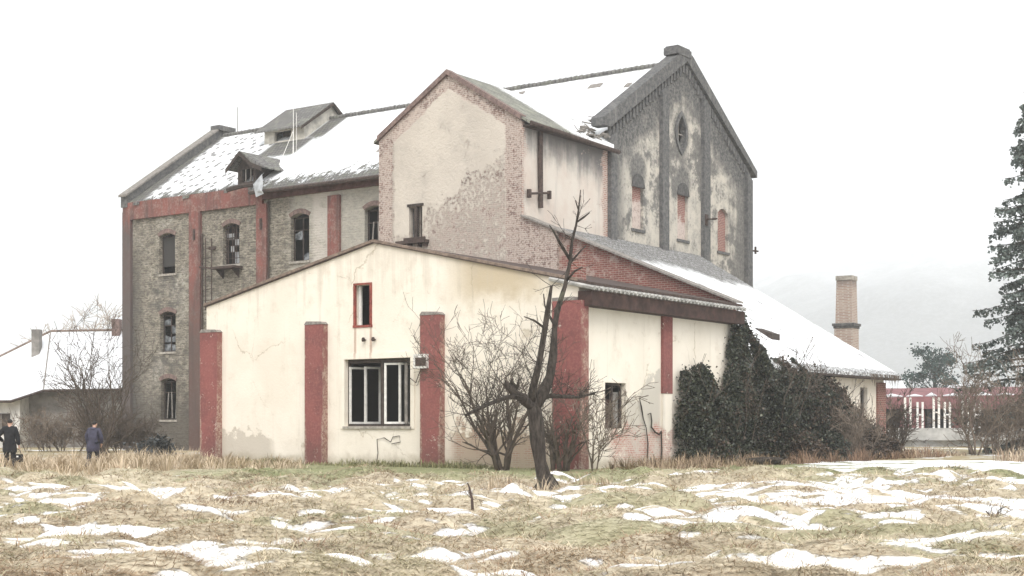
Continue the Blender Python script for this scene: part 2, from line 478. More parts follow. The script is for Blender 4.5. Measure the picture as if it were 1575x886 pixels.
    big = n.noise(n.P, .25, 4, .6); mid = n.noise(n.P, 1.6, 6, .7); fine = n.noise(n.P, 12, 6, .75)
    straw = n.mix(n.ss(mid, .35, .68), (.60, .53, .40), (.45, .38, .28))
    straw = n.mix(n.ss(fine, .45, .7) * .6, straw, (.30, .24, .165))
    grn = n.mix(n.ss(fine, .35, .7), (.25, .26, .13), (.16, .17, .08))
    grass = n.mix(n.mn(g + (mid - .5) * .8, 1.0), straw, grn)
    sf = n.ss(r + (fine - .5) * .7 + (mid - .5) * .4, .46, .60)
    thin = n.mix(n.ss(r + (fine - .5) * .5, .55, .95), (.66, .64, .60), (.92, .93, .94))
    col = n.mix(sf, grass, thin)
    M['field_ground'] = n.done(col, .85, sf * .9 + fine * .5 + mid * .4, .05, .7)
    n = NB('far_ground')
    big = n.noise(n.P, .09, 5, .65); mid = n.noise(n.P, .8, 6, .7)
    col = n.mix(n.ss(mid, .35, .68), (.36, .29, .17), (.20, .17, .09))
    col = n.mix(n.ss(big * .5 + mid * .5, .52, .57), col, (.88, .89, .9))
    M['far_ground'] = n.done(col, .9, mid, .05, .5)
    n = NB('hill_forest')
    big = n.noise(n.P, .02, 5, .65); mid = n.noise(n.P, .15, 6, .75)
    col = n.mix(n.ss(mid, .4, .65), (.21, .22, .22), (.29, .30, .31))
    col = n.mix(n.ss(n.z + (big - .5) * 120, 110, 330), col, (.80, .82, .84))  # high snow, paling upwards so a mist fade sits in the colour
    M['hill_forest'] = n.done(col, .95)

    # vegetation: per-blade tint ---------------------------------------------------
    for nm, rough in (('grass_blades', .85), ('leaf', .55), ('needles', .8)):
        n = NB(nm)
        c, _ = n.attr('tint')
        M[nm] = n.done(c, rough, spec=.5 if nm == 'leaf' else .25)
    n = NB('bark')
    f = n.noise(n.vec(n.dot(n.P, (1, 0, 0)) * 3, n.dot(n.P, (0, 1, 0)) * 3, n.z * .7), 5, 6, .72)
    m2 = n.noise(n.P, 2.0, 4, .6)
    col = n.mix(n.ss(f, .35, .68), (.022, .018, .015), (.085, .07, .058))
    col = n.mix(n.ss(m2, .58, .7) * .5, col, (.13, .135, .09))
    M['bark'] = n.done(col, .95, f, .05, .9)
    plain('twig', (.085, .066, .052), .9, .35, 4)
    plain('brown_twig', (.155, .122, .095), .9, .35, 4)
    plain('frosted_twig', (.42, .37, .33), .9, .3, 3)
    plain('bare_orange_wood', (.30, .15, .07), .8, .4, 9)
    plain('dark_timber', (.055, .042, .036), .85, .4, 5)
    plain('brown_fascia', (.05, .028, .023), .85, .45, 2.5)
    plain('grey_timber', (.23, .21, .19), .9, .3, 5)
    plain('white_paint', (.74, .72, .68), .6, .13, 5)
    plain('rusty_iron', (.065, .045, .038), .8, .4, 6)
    plain('rust_red_paint', (.24, .06, .045), .75, .4, 6)
    plain('zinc_sheet', (.42, .43, .44), .45, .25, 2, .35)
    plain('asbestos_sheet', (.36, .35, .33), .9, .35, 2.5)
    plain('stone_sill', (.34, .31, .27), .95, .35, 4)
    plain('arch_brick', (.19, .135, .12), .93, .35, 6)
    plain('sky_reflection_pane', (.42, .43, .44), .35, .3, 2)  # pale grey: the sky's reflection put into the pane colour
    plain('roof_snow', (.85, .86, .88), .75, .08, 3)
    plain('shaded_red_paint', (.105, .052, .045), .93, .4, 2.5)  # dark red paint with the eaves' shadow put into its colour
    plain('verge_tile', (.20, .15, .12), .93, .35, 4)
    plain('dark_arch', (.085, .082, .08), .93, .35, 6)
    plain('pale_render', (.62, .60, .57), .93, .2, 1.2)
    plain('grey_render', (.22, .205, .19), .93, .4, 1.0)
    plain('lantern_render', (.52, .49, .43), .93, .3, 1.3)
    plain('shed_red', (.20, .085, .088), .7, .25, 1.5)
    plain('shed_dark', (.06, .062, .068), .9, .3, 1.5)
    plain('concrete', (.40, .395, .38), .92, .22, 1.2)
    plain('black_rubber', (.025, .025, .026), .7, .3, 6)
    plain('skin', (.52, .32, .24), .55, .1, 6)
    plain('hair', (.018, .014, .012), .6, .3, 12)
    plain('black_cloth', (.017, .017, .019), .9, .35, 5)
    plain('navy_jacket', (.05, .048, .074), .75, .3, 5)
    plain('dark_jeans', (.035, .04, .055), .9, .3, 6)
    plain('shoe_leather', (.02, .018, .017), .5, .3, 6)
    n = NB('dirty_glass')
    f = n.noise(n.L, 3, 4)
    M['dirty_glass'] = n.done(n.mix(n.ss(f, .4, .65), (.05, .055, .06), (.22, .23, .24)), .22, spec=.6)
    n = NB('mill_interior')
    M['mill_interior'] = n.done((.05, .047, .045), .95)


make_materials()

# ------------------------------------------------------------------ object helpers
OFF = {}


def tag(o, label=None, cat=None, group=None, kind=None):
    if label: o['label'] = label
    if cat: o['category'] = cat
    if group: o['group'] = group
    if kind: o['kind'] = kind
    return o


def thing(name, label, cat, loc, rz=0.0, group=None):
    o = bpy.data.objects.new(name, None)
    o.empty_display_size = .3
    COL.objects.link(o)
    o.location = loc
    o.rotation_euler = (0, 0, rz)
    OFF[o.name] = Vector(loc)
    return tag(o, label, cat, group)


def mill_thing(name, label, cat, a, b):
    o = thing(name, label, cat, W(a, b), TH)
    OFF[o.name] = Vector((a, b, 0))
    return o


class PL:
    """A wall plane of the mill: u runs along it, w is height, d is distance out of it."""
    def __init__(s, axis, at): s.axis, s.at = axis, at
    def __call__(s, u, w, d=0.0):
        return Vector((u, s.at - d, w)) if s.axis == 'f' else Vector((s.at + d, u, w))


class MB:
    def __init__(s): s.v, s.f = [], []

    def add(s, pts, faces):
        k = len(s.v)
        s.v += [Vector(p) for p in pts]
        s.f += [tuple(i + k for i in f) for f in faces]
        return s

    def box(s, x0, x1, y0, y1, z0, z1):
        return s.add([(x0, y0, z0), (x1, y0, z0), (x1, y1, z0), (x0, y1, z0), (x0, y0, z1), (x1, y0, z1), (x1, y1, z1), (x0, y1, z1)],
                     [(0, 3, 2, 1), (4, 5, 6, 7), (0, 1, 5, 4), (1, 2, 6, 5), (2, 3, 7, 6), (3, 0, 4, 7)])

    def pbox(s, pl, u0, u1, w0, w1, d0, d1):
        p = [pl(u, w, d) for d in (d0, d1) for (u, w) in ((u0, w0), (u1, w0), (u1, w1), (u0, w1))]
        return s.add(p, [(0, 3, 2, 1), (4, 5, 6, 7), (0, 1, 5, 4), (1, 2, 6, 5), (2, 3, 7, 6), (3, 0, 4, 7)])

    def pprism(s, pl, poly, d0, d1):
        n = len(poly)
        p = [pl(u, w, d0) for u, w in poly] + [pl(u, w, d1) for u, w in poly]
        fs = [(i, (i + 1) % n, n + (i + 1) % n, n + i) for i in range(n)]
        tri = tessellate_polygon([[Vector((u, w, 0)) for u, w in poly]])
        fs += [tuple(t) for t in tri] + [tuple(i + n for i in t) for t in tri]
        return s.add(p, fs)

    def slab(s, pts, t):                # a polygon thickened straight down by t
        n = len(pts)
        pts = [Vector(p) for p in pts]
        tri = tessellate_polygon([[Vector((p.x, p.y, 0)) for p in pts]])
        q = pts + [p - Vector((0, 0, t)) for p in pts]
        fs = [tuple(x) for x in tri] + [tuple(i + n for i in x) for x in tri]
        fs += [(i, (i + 1) % n, n + (i + 1) % n, n + i) for i in range(n)]
        return s.add(q, fs)

    def wall(s, pl, outer, holes=(), reveal=.4):
        loops = [list(outer)] + [list(h) for h in holes]
        tri = tessellate_polygon([[Vector((u, w, 0)) for u, w in l] for l in loops])
        flat = [p for l in loops for p in l]
        s.add([pl(u, w) for u, w in flat], [tuple(t) for t in tri])
        for h in holes:
            n = len(h)
            s.add([pl(u, w, 0) for u, w in h] + [pl(u, w, -reveal) for u, w in h],
                  [(i, (i + 1) % n, n + (i + 1) % n, n + i) for i in range(n)])
        return s

    def tube(s, pts, rad, n=6, cap=True):
        pts = [Vector(p) for p in pts]
        if not hasattr(rad, '__len__'): rad = [rad] * len(pts)
        k = len(s.v)
        m = len(pts)
        ref = Vector((.3, .2, 1)).normalized()
        for i, p in enumerate(pts):
            t = (pts[min(i + 1, m - 1)] - pts[max(i - 1, 0)])
            t = t.normalized() if t.length > 1e-9 else Vector((0, 0, 1))
            x = t.cross(ref if abs(t.dot(ref)) < .95 else Vector((1, 0, 0))).normalized()
            y = t.cross(x)
            for j in range(n):
                an = 2 * math.pi * j / n
                s.v.append(p + (x * math.cos(an) + y * math.sin(an)) * rad[i])
        for i in range(m - 1):
            for j in range(n):
                s.f.append((k + i * n + j, k + i * n + (j + 1) % n, k + (i + 1) * n + (j + 1) % n, k + (i + 1) * n + j))
        if cap:
            s.f.append(tuple(k + j for j in range(n))[::-1])
            s.f.append(tuple(k + (m - 1) * n + j for j in range(n)))
        return s

    def lathe(s, prof, n=16, cx=0, cy=0):
        k = len(s.v)
        for r_, z in prof:
            for j in range(n):
                an = 2 * math.pi * j / n
                s.v.append(Vector((cx + r_ * math.cos(an), cy + r_ * math.sin(an), z)))
        for i in range(len(prof) - 1):
            for j in range(n):
                s.f.append((k + i * n + j, k + i * n + (j + 1) % n, k + (i + 1) * n + (j + 1) % n, k + (i + 1) * n + j))
        return s

    def build(s, name, mat, parent=None, smooth=False, loc=(0, 0, 0), rz=0.0, fixn=True):
        off = Vector(loc)
        if parent is not None:
            off = OFF[parent.name]
        me = bpy.data.meshes.new(name)
        me.from_pydata([tuple(v - off) for v in s.v], [], s.f)
        if fixn and len(s.f) < 30000:
            bm = bmesh.new(); bm.from_mesh(me)
            bmesh.ops.recalc_face_normals(bm, faces=bm.faces)
            bm.to_mesh(me); bm.free()
        me.update()
        me.materials.append(M[mat] if isinstance(mat, str) else mat)
        if smooth:
            me.polygons.foreach_set('use_smooth', [True] * len(me.polygons))
        o = bpy.data.objects.new(name, me)
        COL.objects.link(o)
        if parent is not None:
            o.parent = parent
        else:
            o.location = loc
            o.rotation_euler = (0, 0, rz)
        OFF[o.name] = off
        return o


def np_obj(name, V, polys, mat, tint=None, parent=None, attr='tint', loc=(0, 0, 0), smooth=False):
    """polys: list of (k,n) int arrays (triangles, quads)."""
    off = np.array(OFF[parent.name] if parent is not None else loc)
    me = bpy.data.meshes.new(name)
    me.vertices.add(len(V))
    me.vertices.foreach_set('co', (V - off).astype(np.float32).ravel())
    idx = np.concatenate([p.ravel() for p in polys]).astype(np.int32)
    tot = np.concatenate([np.full(len(p), p.shape[1]) for p in polys]).astype(np.int32)
    start = np.concatenate([[0], np.cumsum(tot)[:-1]]).astype(np.int32)
    me.loops.add(len(idx)); me.loops.foreach_set('vertex_index', idx)
    me.polygons.add(len(tot)); me.polygons.foreach_set('loop_start', start)
    if smooth: me.polygons.foreach_set('use_smooth', np.ones(len(tot), bool))
    me.update(calc_edges=True)
    if tint is not None:
        ca = me.color_attributes.new(attr, 'FLOAT_COLOR', 'POINT')
        c = np.ones((len(V), 4), np.float32); c[:, :3] = tint
        ca.data.foreach_set('color', c.ravel())
    me.materials.append(M[mat])
    o = bpy.data.objects.new(name, me)
    COL.objects.link(o)
    if parent is not None: o.parent = parent
    else: o.location = loc
    OFF[o.name] = Vector(off)
    return o


def rect(u0, u1, w0, w1): return [(u0, w0), (u1, w0), (u1, w1), (u0, w1)]


def arched(u0, u1, w0, w1, rise, k=8):
    pts = [(u0, w0), (u1, w0)]
    for i in range(k + 1):
        t = i / k
        pts.append((u1 + (u0 - u1) * t, w1 - rise + rise * (1 - (2 * t - 1) ** 2)))
    return pts


# ------------------------------------------------------------------ ground, hills
MOUNDS = []
for _ in range(900):
    y = rnd.uniform(11, 47)
    x = rnd.uniform(-.42, .42) * y + rnd.uniform(-3, 3)
    MOUNDS.append((x, y, rnd.uniform(.35, 1.1), rnd.uniform(.08, .36), rnd.random()))
_mx = np.array(MOUNDS)


def field_h(x, y):
    x = np.asarray(x, float); y = np.asarray(y, float)
    lb = (x - C0.x) * B.x + (y - C0.y) * B.y
    fade = (1 - .75 * sstep(-8, -2, lb)) * (1 - .6 * sstep(42, 52, y))
    h = (fbm(x * .16, y * .16, 3, 3) - .5) * .55 + (fbm(x * .8, y * .8, 5, 3) - .5) * .26 + (fbm(x * 2.6, y * 2.6, 8, 2) - .5) * .07
    return h * fade


def mound_h(x, y):
    h = np.zeros_like(x)
    for mx_, my_, r_, hh, _ in MOUNDS:
        m = (np.abs(x - mx_) < r_ * 1.3) & (np.abs(y - my_) < r_)
        if m.any():
            d2 = ((x[m] - mx_) / (r_ * 1.3)) ** 2 + ((y[m] - my_) / r_) ** 2
            h[m] = np.maximum(h[m], hh * np.clip(1 - d2, 0, 1) ** 1.3)
    return h


FX0, FX1, FY0, FY1, FS = -34.0, 40.0, 8.0, 68.0, .1
gx = np.arange(FX0, FX1 + .001, FS); gy = np.arange(FY0, FY1 + .001, FS)
GX, GY = np.meshgrid(gx, gy)
edge = np.minimum.reduce([GX - GX.min(), GX.max() - GX, GY - GY.min(), GY.max() - GY])
EF = sstep(0, 2.5, edge)
MH = mound_h(GX, GY) * EF
GH = (field_h(GX, GY) + MH) * EF
# snow lies in the hollows between tussocks, more of it to the right
RX = GX / GY
thr = .458 - .035 * sstep(-.1, .25, RX) - .03 * sstep(34, 24, GY)
thr = thr + .10 * sstep(33, 37, GY) * (1 - sstep(.16, .24, RX))
thr = thr + .2 * sstep(44, 48, GY) * (1 - sstep(.16, .2, RX)) + .035 * sstep(44, 56, GY) * sstep(.2, .25, RX)
GLB = (GX - C0.x) * B.x + (GY - C0.y) * B.y
GLA = (GX - C0.x) * A.x + (GY - C0.y) * A.y
sn = fbm(GX * .16, GY * .16, 21, 3) * .27 + fbm(GX * .85, GY * 1.9, 23, 3) * .36 + fbm(GX * 2.2, GY * 4.4, 25, 3) * .37 - MH * .55 - (GH - MH) * .12
SNOW = np.clip(.5 + (sn - thr) * 8.5, 0, 1)
GREEN = np.clip(sstep(38, 47, GY + 3 * (fbm(GX * .3, GY * .3, 31) - .5)) * (1 - .75 * sstep(-7, -13, GX)) * .95 + .5 * (fbm(GX * .4, GY * .4, 33) > .63), 0, 1)


def grid_sample(F, x, y):
    i = np.clip(((y - FY0) / FS).round().astype(int), 0, F.shape[0] - 1)
    j = np.clip(((x - FX0) / FS).round().astype(int), 0, F.shape[1] - 1)
    return F[i, j]


ny, nx = GX.shape
V = np.stack([GX.ravel(), GY.ravel(), (GH + .015 * SNOW * EF).ravel()], 1)
I = np.arange(nx * ny).reshape(ny, nx)
quads = np.stack([I[:-1, :-1].ravel(), I[:-1, 1:].ravel(), I[1:, 1:].ravel(), I[1:, :-1].ravel()], 1)
tag(np_obj('meadow', V, [quads], 'field_ground', np.stack([SNOW.ravel(), GREEN.ravel(), 0 * GREEN.ravel()], 1), attr='mask', smooth=True), kind='structure')

mb = MB()
o4 = [(-1800, -55, 0), (1800, -55, 0), (1800, 2620, 0), (-1800, 2620, 0)]
x1, y1 = gx[-1], gy[-1]
i4 = [(FX0, FY0, 0), (x1, FY0, 0), (x1, y1, 0), (FX0, y1, 0)]
mb.add(o4 + i4, [(0, 1, 5, 4), (1, 2, 6, 5), (2, 3, 7, 6), (3, 0, 4, 7)])
tag(mb.build('ground', 'far_ground'), kind='structure')

# wooded hill rising to the right, far off in the mist
hx = np.linspace(-1700, 1800, 170); hy = np.linspace(1150, 2600, 70)
HX, HY = np.meshgrid(hx, hy)
prof = 15 + 300 * sstep(-150, 800, HX) + 50 * fbm(HX * .004, HY * .004, 41)
HZ = prof * sstep(1150, 2200, HY) * (.85 + .3 * fbm(HX * .008, HY * .008, 43)) + 7 * fbm(HX * .05, HY * .05, 45) * sstep(1150, 1300, HY) - .6
V = np.stack([HX.ravel(), HY.ravel(), HZ.ravel()], 1)
I = np.arange(HX.size).reshape(HX.shape)
quads = np.stack([I[:-1, :-1].ravel(), I[:-1, 1:].ravel(), I[1:, 1:].ravel(), I[1:, :-1].ravel()], 1)
tag(np_obj('hill', V, [quads], 'hill_forest', smooth=True), kind='structure')
HILL_TOP = float(HZ.max())

# the misty air
mb = MB(); mb.box(-1850, 1850, -60, 2650, -2.5, max(HILL_TOP, 40) + 6)
nm = bpy.data.materials.new('mist'); nm.use_nodes = True
nt = nm.node_tree; nt.nodes.clear()
pv = nt.nodes.new('ShaderNodeVolumePrincipled')
pv.inputs['Color'].default_value = (.93, .95, .97, 1)
pv.inputs['Density'].default_value = 0.0005
pv.inputs['Anisotropy'].default_value = 0.0
mo = nt.nodes.new('ShaderNodeOutputMaterial'); nt.links.new(pv.outputs[0], mo.inputs['Volume'])
tag(mb.build('haze', nm), kind='stuff')

# ==================================================================== THE MILL
AE = -11.05                 # plane of the end gable and the tower's right wall
FRONT, TOW, END = PL('f', 20.0), PL('f', 12.2), PL('s', AE)
mill = mill_thing('mill_building', 'tall old mill with sooty end gable, plastered gabled tower and snow dusted roof', 'mill', -30.0, 26.0)

WIN = [(-45.6, -44.08, 11.56, 14.22, 'plain'), (-45.5, -44.02, 6.45, 9.08, 'broken'), (-45.46, -43.98, 2.0, 4.72, 'leaning'),
       (-39.62, -38.15, 11.8, 14.39, 'grid'), (-33.74, -32.2, 11.63, 14.52, 'broken'), (-27.78, -26.2, 11.7, 14.48, 'leaning')]
mb = MB()
mb.wall(FRONT, [(-49, 0), (-20.0, 0), (-20.0, 16.45), (-49, 16.45)], [arched(a0, a1, z0, z1, .2) for a0, a1, z0, z1, _ in WIN], .45)
mb.build('facade_wall', 'grey_masonry', mill)
mb = MB()       # hidden back, left end and floors keep the inside dark
mb.wall(PL('f', 36.6), [(-49, 0), (AE, 0), (AE, 16.45), (-49, 16.45)])
mb.wall(PL('s', -49), [(20, 0), (36.6, 0), (36.6, 16.5), (28.3, 22.2), (20, 16.5)])
mb.build('rear_wall', 'grey_masonry', mill)
mb = MB()
for z in (.1, 5.4, 10.3, 15.5):
    mb.box(-48.8, -11.6, 20.5, 36.3, z - .15, z)
mb.box(-48.8, -20.4, 24.4, 24.6, 0, 15.3)  # unseen slabs and partition, added to keep the inside dark
mb.build('darkening_slabs', 'mill_interior', mill)


def make_window(pl, u0, u1, w0, w1, kind, parent, depth=.28, rise=.2, archmat='arch_brick', sill=True, seed=0, fmat='dark_timber'):
    rr = random.Random(seed)
    d0, d1 = -depth - .07, -depth
    mb = MB()
    fw = .075
    mb.pbox(pl, u0, u0 + fw, w0, w1 - rise * .6, d0, d1); mb.pbox(pl, u1 - fw, u1, w0, w1 - rise * .6, d0, d1)
    mb.pbox(pl, u0 + fw, u1 - fw, w0, w0 + fw, d0, d1); mb.pbox(pl, u0 + fw, u1 - fw, w1 - rise - fw, w1 - rise, d0, d1)
    um = (u0 + u1) / 2
    wt = w0 + (w1 - w0) * .66
    if kind != 'plain':
        mb.pbox(pl, um - .035, um + .035, w0 + fw, w1 - rise - fw, d0, d1)
        mb.pbox(pl, u0 + fw, um - .035, wt - .03, wt + .03, d0, d1); mb.pbox(pl, um + .035, u1 - fw, wt - .03, wt + .03, d0, d1)
    fr = mb.build('window', fmat, parent)
    if kind == 'plain':
        MB().pbox(pl, u0 + fw, u1 - fw, w0 + .5, w1 - rise, d0 + .01, d1 - .03).build('board_or_dark_sheet', 'mill_interior', fr)  # dark sheet standing in for the darkness of an open window
    g = MB()
    nu, nw = 4, 6
    if kind == 'broken':
        for i in range(2):
            for j in range(4):
                if rr.random() < .55:
                    a_ = u0 + fw + (u1 - u0 - 2 * fw) * i / 2; b_ = u0 + fw + (u1 - u0 - 2 * fw) * (i + 1) / 2
                    c_ = w0 + fw + (w1 - w0 - rise - 2 * fw) * j / 4; d_ = w0 + fw + (w1 - w0 - rise - 2 * fw) * (j + 1) / 4
                    k = rr.uniform(.4, 1)
                    MB().add([pl(a_, c_, -depth - .04), pl(b_, c_, -depth - .04), pl(b_, c_ + (d_ - c_) * k, -depth - .04), pl(a_, c_ + (d_ - c_) * rr.uniform(.4, 1), -depth - .04)], [(0, 1, 2, 3)]).build('pane', 'dirty_glass', fr, fixn=False)
    if kind in ('grid', 'broken', 'leaning'):
        bars = MB()
        for i in range(1, nu):
            u = u0 + (u1 - u0) * i / nu
            bars.pbox(pl, u - .018, u + .018, w0, w1 - rise * .5, -.14, -.105)
        for j in range(1, nw):
            w = w0 + (w1 - w0 - rise) * j / nw
            bars.pbox(pl, u0, u1, w - .018, w + .018, -.18, -.145)
        if kind == 'grid': bars.build('iron_grille', 'rusty_iron', fr)
        if kind == 'grid':
            for _ in range(9):
                i, j = rr.randrange(nu), rr.randrange(nw)
                a_ = u0 + (u1 - u0) * i / nu; b_ = u0 + (u1 - u0) * (i + 1) / nu
                c_ = w0 + (w1 - w0 - rise) * j / nw; d_ = w0 + (w1 - w0 - rise) * (j + 1) / nw
                MB().add([pl(a_, c_, -depth - .04 - .002 * _), pl(b_, c_, -depth - .04 - .002 * _), pl(b_, d_, -depth - .04 - .002 * _), pl(a_, d_, -depth - .04 - .002 * _)], [(0, 1, 2, 3)]).build('pane', 'sky_reflection_pane', fr, fixn=False)
    if kind == 'leaning':
        s_ = MB()
        for u, t in ((u0 + .35, .10), (um + .12, -.12), (u1 - .3, .05)):
            s_.add([pl(u, w0 + .1, -.2), pl(u + .08, w0 + .1, -.2), pl(u + .08 + t, w1 - .9, -.24), pl(u + t, w1 - .9, -.24),
                    pl(u, w0 + .1, -.24), pl(u + .08, w0 + .1, -.24), pl(u + .08 + t, w1 - .9, -.28), pl(u + t, w1 - .9, -.28)],
                   [(0, 1, 2, 3), (4, 5, 6, 7), (0, 1, 5, 4), (1, 2, 6, 5), (2, 3, 7, 6), (3, 0, 4, 7)])
        s_.build('loose_sash_bar', 'grey_timber', fr)
    if archmat:
        k = 8
        out = []
        for i in range(k + 1):
            t = i / k
            out.append((u1 + .14 + (u0 - u1 - .28) * t, w1 - rise + .2 + (rise + .1) * (1 - (2 * t - 1) ** 2)))
        inn = [(u0 + (u1 - u0) * i / k, w1 - rise + rise * (1 - (2 * i / k - 1) ** 2) + .004) for i in range(k + 1)]
        MB().pprism(pl, out + inn, .0, .05).build('brick_arch', archmat, fr)
    if sill:
        MB().pbox(pl, u0 - .08, u1 + .08, w0 - .14, w0 - .004, -.2, .07).build('sill', 'stone_sill', fr)
    return fr


for i, (a0, a1, z0, z1, k) in enumerate(WIN):
    make_window(FRONT, a0, a1, z0, z1, k, mill, seed=20 + i, sill=True)

# pilasters and frieze, painted red
for i, (u0, u1) in enumerate(((-49.0, -48.22), (-42.56, -41.55), (-36.5, -35.62), (-30.54, -29.62), (-24.6, -23.7))):
    p = MB().pbox(FRONT, u0, u1, 0, 15.35, 0, .2).build('pilaster', 'faded_red_paint', mill)
    if i in (1, 2):
        zz = 13.9 if i == 1 else 14.1
        MB().pbox(FRONT, (u0 + u1) / 2 - .08, (u0 + u1) / 2 + .08, zz - .35, zz + .35, .2, .26).build('wall_anchor', 'rusty_iron', p)
MB().pbox(FRONT, -49.0, -36.0, 15.35, 16.5, 0, .2).build('frieze', 'faded_red_paint', mill)
MB().pbox(FRONT, -36.0, -20.0, 15.62, 16.42, 0, .2).build('frieze', 'shaded_red_paint', mill)
MB().tube([FRONT(-49.02, .2, .12), FRONT(-49.02, 15.9, .12)], .075, 8).build('drainpipe', 'rusty_iron', mill)
MB().tube([FRONT(-41.42, .2, .12), FRONT(-41.42, 13.9, .12)], .06, 8).build('drainpipe', 'rusty_iron', mill)
MB().tube([FRONT(-35.5, .2, .12), FRONT(-35.5, 15.5, .12)], .06, 8).build('drainpipe', 'rusty_iron', mill)
# iron platform under the barred window
mb = MB(); mb.pbox(FRONT, -39.9, -37.85, 11.48, 11.62, 0, .85)
for u in (-39.6, -38.2): mb.add([FRONT(u, 11.47, .02), FRONT(u + .06, 11.47, .02), FRONT(u + .06, 11.47, .7), FRONT(u, 11.47, .7), FRONT(u, 10.9, .02), FRONT(u + .06, 10.9, .02)], [(0, 1, 2, 3), (0, 1, 5, 4), (2, 3, 4, 5), (0, 3, 4), (1, 2, 5)])
mb.tube([FRONT(-41.2, 11.72, .55), FRONT(-39.9, 11.55, .6)], .06, 6)
mb.build('iron_platform', 'rusty_iron', mill)
mb = MB()
mb.tube([FRONT(-41.05, 9.0, .16), FRONT(-41.05, 13.6, .16)], .04, 6); mb.tube([FRONT(-40.5, 9.0, .16), FRONT(-40.5, 13.55, .16)], .035, 6)
for z in (9.6, 10.3, 11.1, 12.3, 12.9): mb.tube([FRONT(-41.05, z, .16), FRONT(-40.5, z + .04, .16)], .025, 5)
mb.pbox(FRONT, -40.7, -40.15, 12.82, 13.0, .1, .22)
mb.build('conduit_ladder', 'rusty_iron', mill)

# main roof
RZ, RB, SL = 22.3, 28.3, (22.3 - 16.35) / (28.3 - 19.6)


def roof_z(b): return RZ - abs(b - RB) * SL


mb = MB()
# front slope: ragged left bay without gutter, straight right bay with overhang
pts = [(-48.6, RB, RZ), (-48.6, 20.0, roof_z(20.0))]
a = -48.6
while a < -36.9:
    w = rnd.uniform(.35, 1.0); bb = 19.95 + rnd.uniform(-.28, .12)
    pts += [(a + .02, bb, roof_z(bb)), (min(a + w, -36.7), bb, roof_z(bb))]
    a += w
pts += [(-36.6, 19.2, roof_z(19.2)), (AE - .62, 19.2, roof_z(19.2)), (AE - .62, RB, RZ)]
mb.slab(pts, .16)
mb.slab([(-48.6, RB + .002, RZ), (AE - .62, RB + .002, RZ), (AE - .62, 37.1, roof_z(37.1)), (-48.6, 37.1, roof_z(37.1))], .16)
roof = mb.build('roof', 'snowy_tiles', mill)
mb = MB()
x = -48.3
while x < AE - .9:
    mb.tube([(x, RB, RZ + .02 + rnd.uniform(-.02, .02)), (x + .4, RB, RZ + .05 + rnd.uniform(-.02, .02))], [.13, .15], 7)
    x += .38
mb.build('ridge_tiles', 'bare_tiles', roof)
mb = MB(); mb.tube([(-36.3, 19.1, roof_z(19.2) - .12), (-20.0, 19.1, roof_z(19.2) - .14)], .13, 8)
mb.build('gutter', 'rusty_iron', roof)
MB().box(-36.5, -20.02, 19.28, 19.98, 16.24 - .22, 16.24 - .16).build('soffit', 'dark_timber', roof)
# snow guard lumps and dark roof hatches on the right-hand slope
mb = MB()
for (a, b, w) in ((-16.5, 26.6, .9), (-28.8, 22.2, .5), (-22.0, 27.2, .5), (-13.7, 26.0, .4)):
    mb = MB(); z = roof_z(b); mb.add([(a, b, z + .05), (a + w, b, z + .05), (a + w, b + .4, z + .4 * SL + .07), (a, b + .4, z + .4 * SL + .07), (a, b, z - .05), (a + w, b, z - .05)], [(0, 1, 2, 3), (4, 5, 1, 0)])
    mb.build('roof_hatch', 'grey_timber', roof)

# left end parapet with its block on the ridge
PA = PL('s', -49.0)
prof = [(19.75, 16.2), (19.75, 16.98), (28.2, 22.55 + .25), (28.9, 22.55 + .25), (36.95, 16.98), (36.95, 16.2), (RB, RZ - .35)]
par = MB().pprism(PA, prof, -.12, .5).build('parapet', 'sooty_trim', mill)
MB().box(-49.2, -48.3, 27.9, 29.5, 22.7, 23.05).build('parapet_block', 'sooty_trim', par)
sl = (22.8 - 16.98) / (28.2 - 19.75)
MB().pprism(PA, [(19.6, 16.9), (28.3, 16.9 + 8.7 * sl), (28.3, 17.04 + 8.7 * sl), (19.6, 17.04)], -.2, .58).build('coping', 'grey_timber', par)

# end gable -------------------------------------------------------------------
GWIN = [(22.5, 23.7, 12.2, 14.95), (27.5, 28.72, 12.15, 15.15), (32.4, 33.72, 11.95, 14.5)]


def lancet(uc, wc, hw, hh, k=8):
    pts = []
    for i in range(k): pts.append((uc + hw * math.sin(math.pi * (i / k)) ** .8, wc - hh + 2 * hh * i / k))
    for i in range(k): pts.append((uc - hw * math.sin(math.pi * (i / k)) ** .8, wc + hh - 2 * hh * i / k))
    return pts


gl = lambda b, top, s: top - abs(b - 28.3) * s
mb = MB()
mb.wall(END, [(20.0, 0), (36.6, 0), (36.6, 17.2), (28.3, 22.4), (20.0, 17.2)],
        [arched(b0, b1, z0, z1, .3) for b0, b1, z0, z1 in GWIN] + [lancet(27.9, 18.15, .5, 1.0)], .3)
mb.build('gable_wall', 'sooty_gable', mill)
for i, (b0, b1, z0, z1) in enumerate(GWIN):
    nbk = MB().pprism(END, arched(b0 + .003, b1 - .003, z0 + .003, z1 - .003, .3), -.3, -.18).build('bricked_window', 'niche_brick', mill)
    k = 10; out = []; inn = []
    for j in range(k + 1):
        t = j / k
        out.append((b1 + .07 + (b0 - b1 - .14) * t, z1 - .5 + .72 * math.sqrt(max(0, 1 - (2 * t - 1) ** 2))))
    if i < 2:
        MB().pprism(END, out, .003, .09).build('hood_arch', 'dark_arch', nbk)
    MB().pbox(END, b0 - .1, b1 + .1, z0 - .16, z0 - .004, -.1, .08).build('sill', 'sooty_trim', nbk)
ring = lancet(27.9, 18.15, .72, 1.25); inner = lancet(27.9, 18.15, .5, 1.0)
mb = MB(); n_ = len(ring)
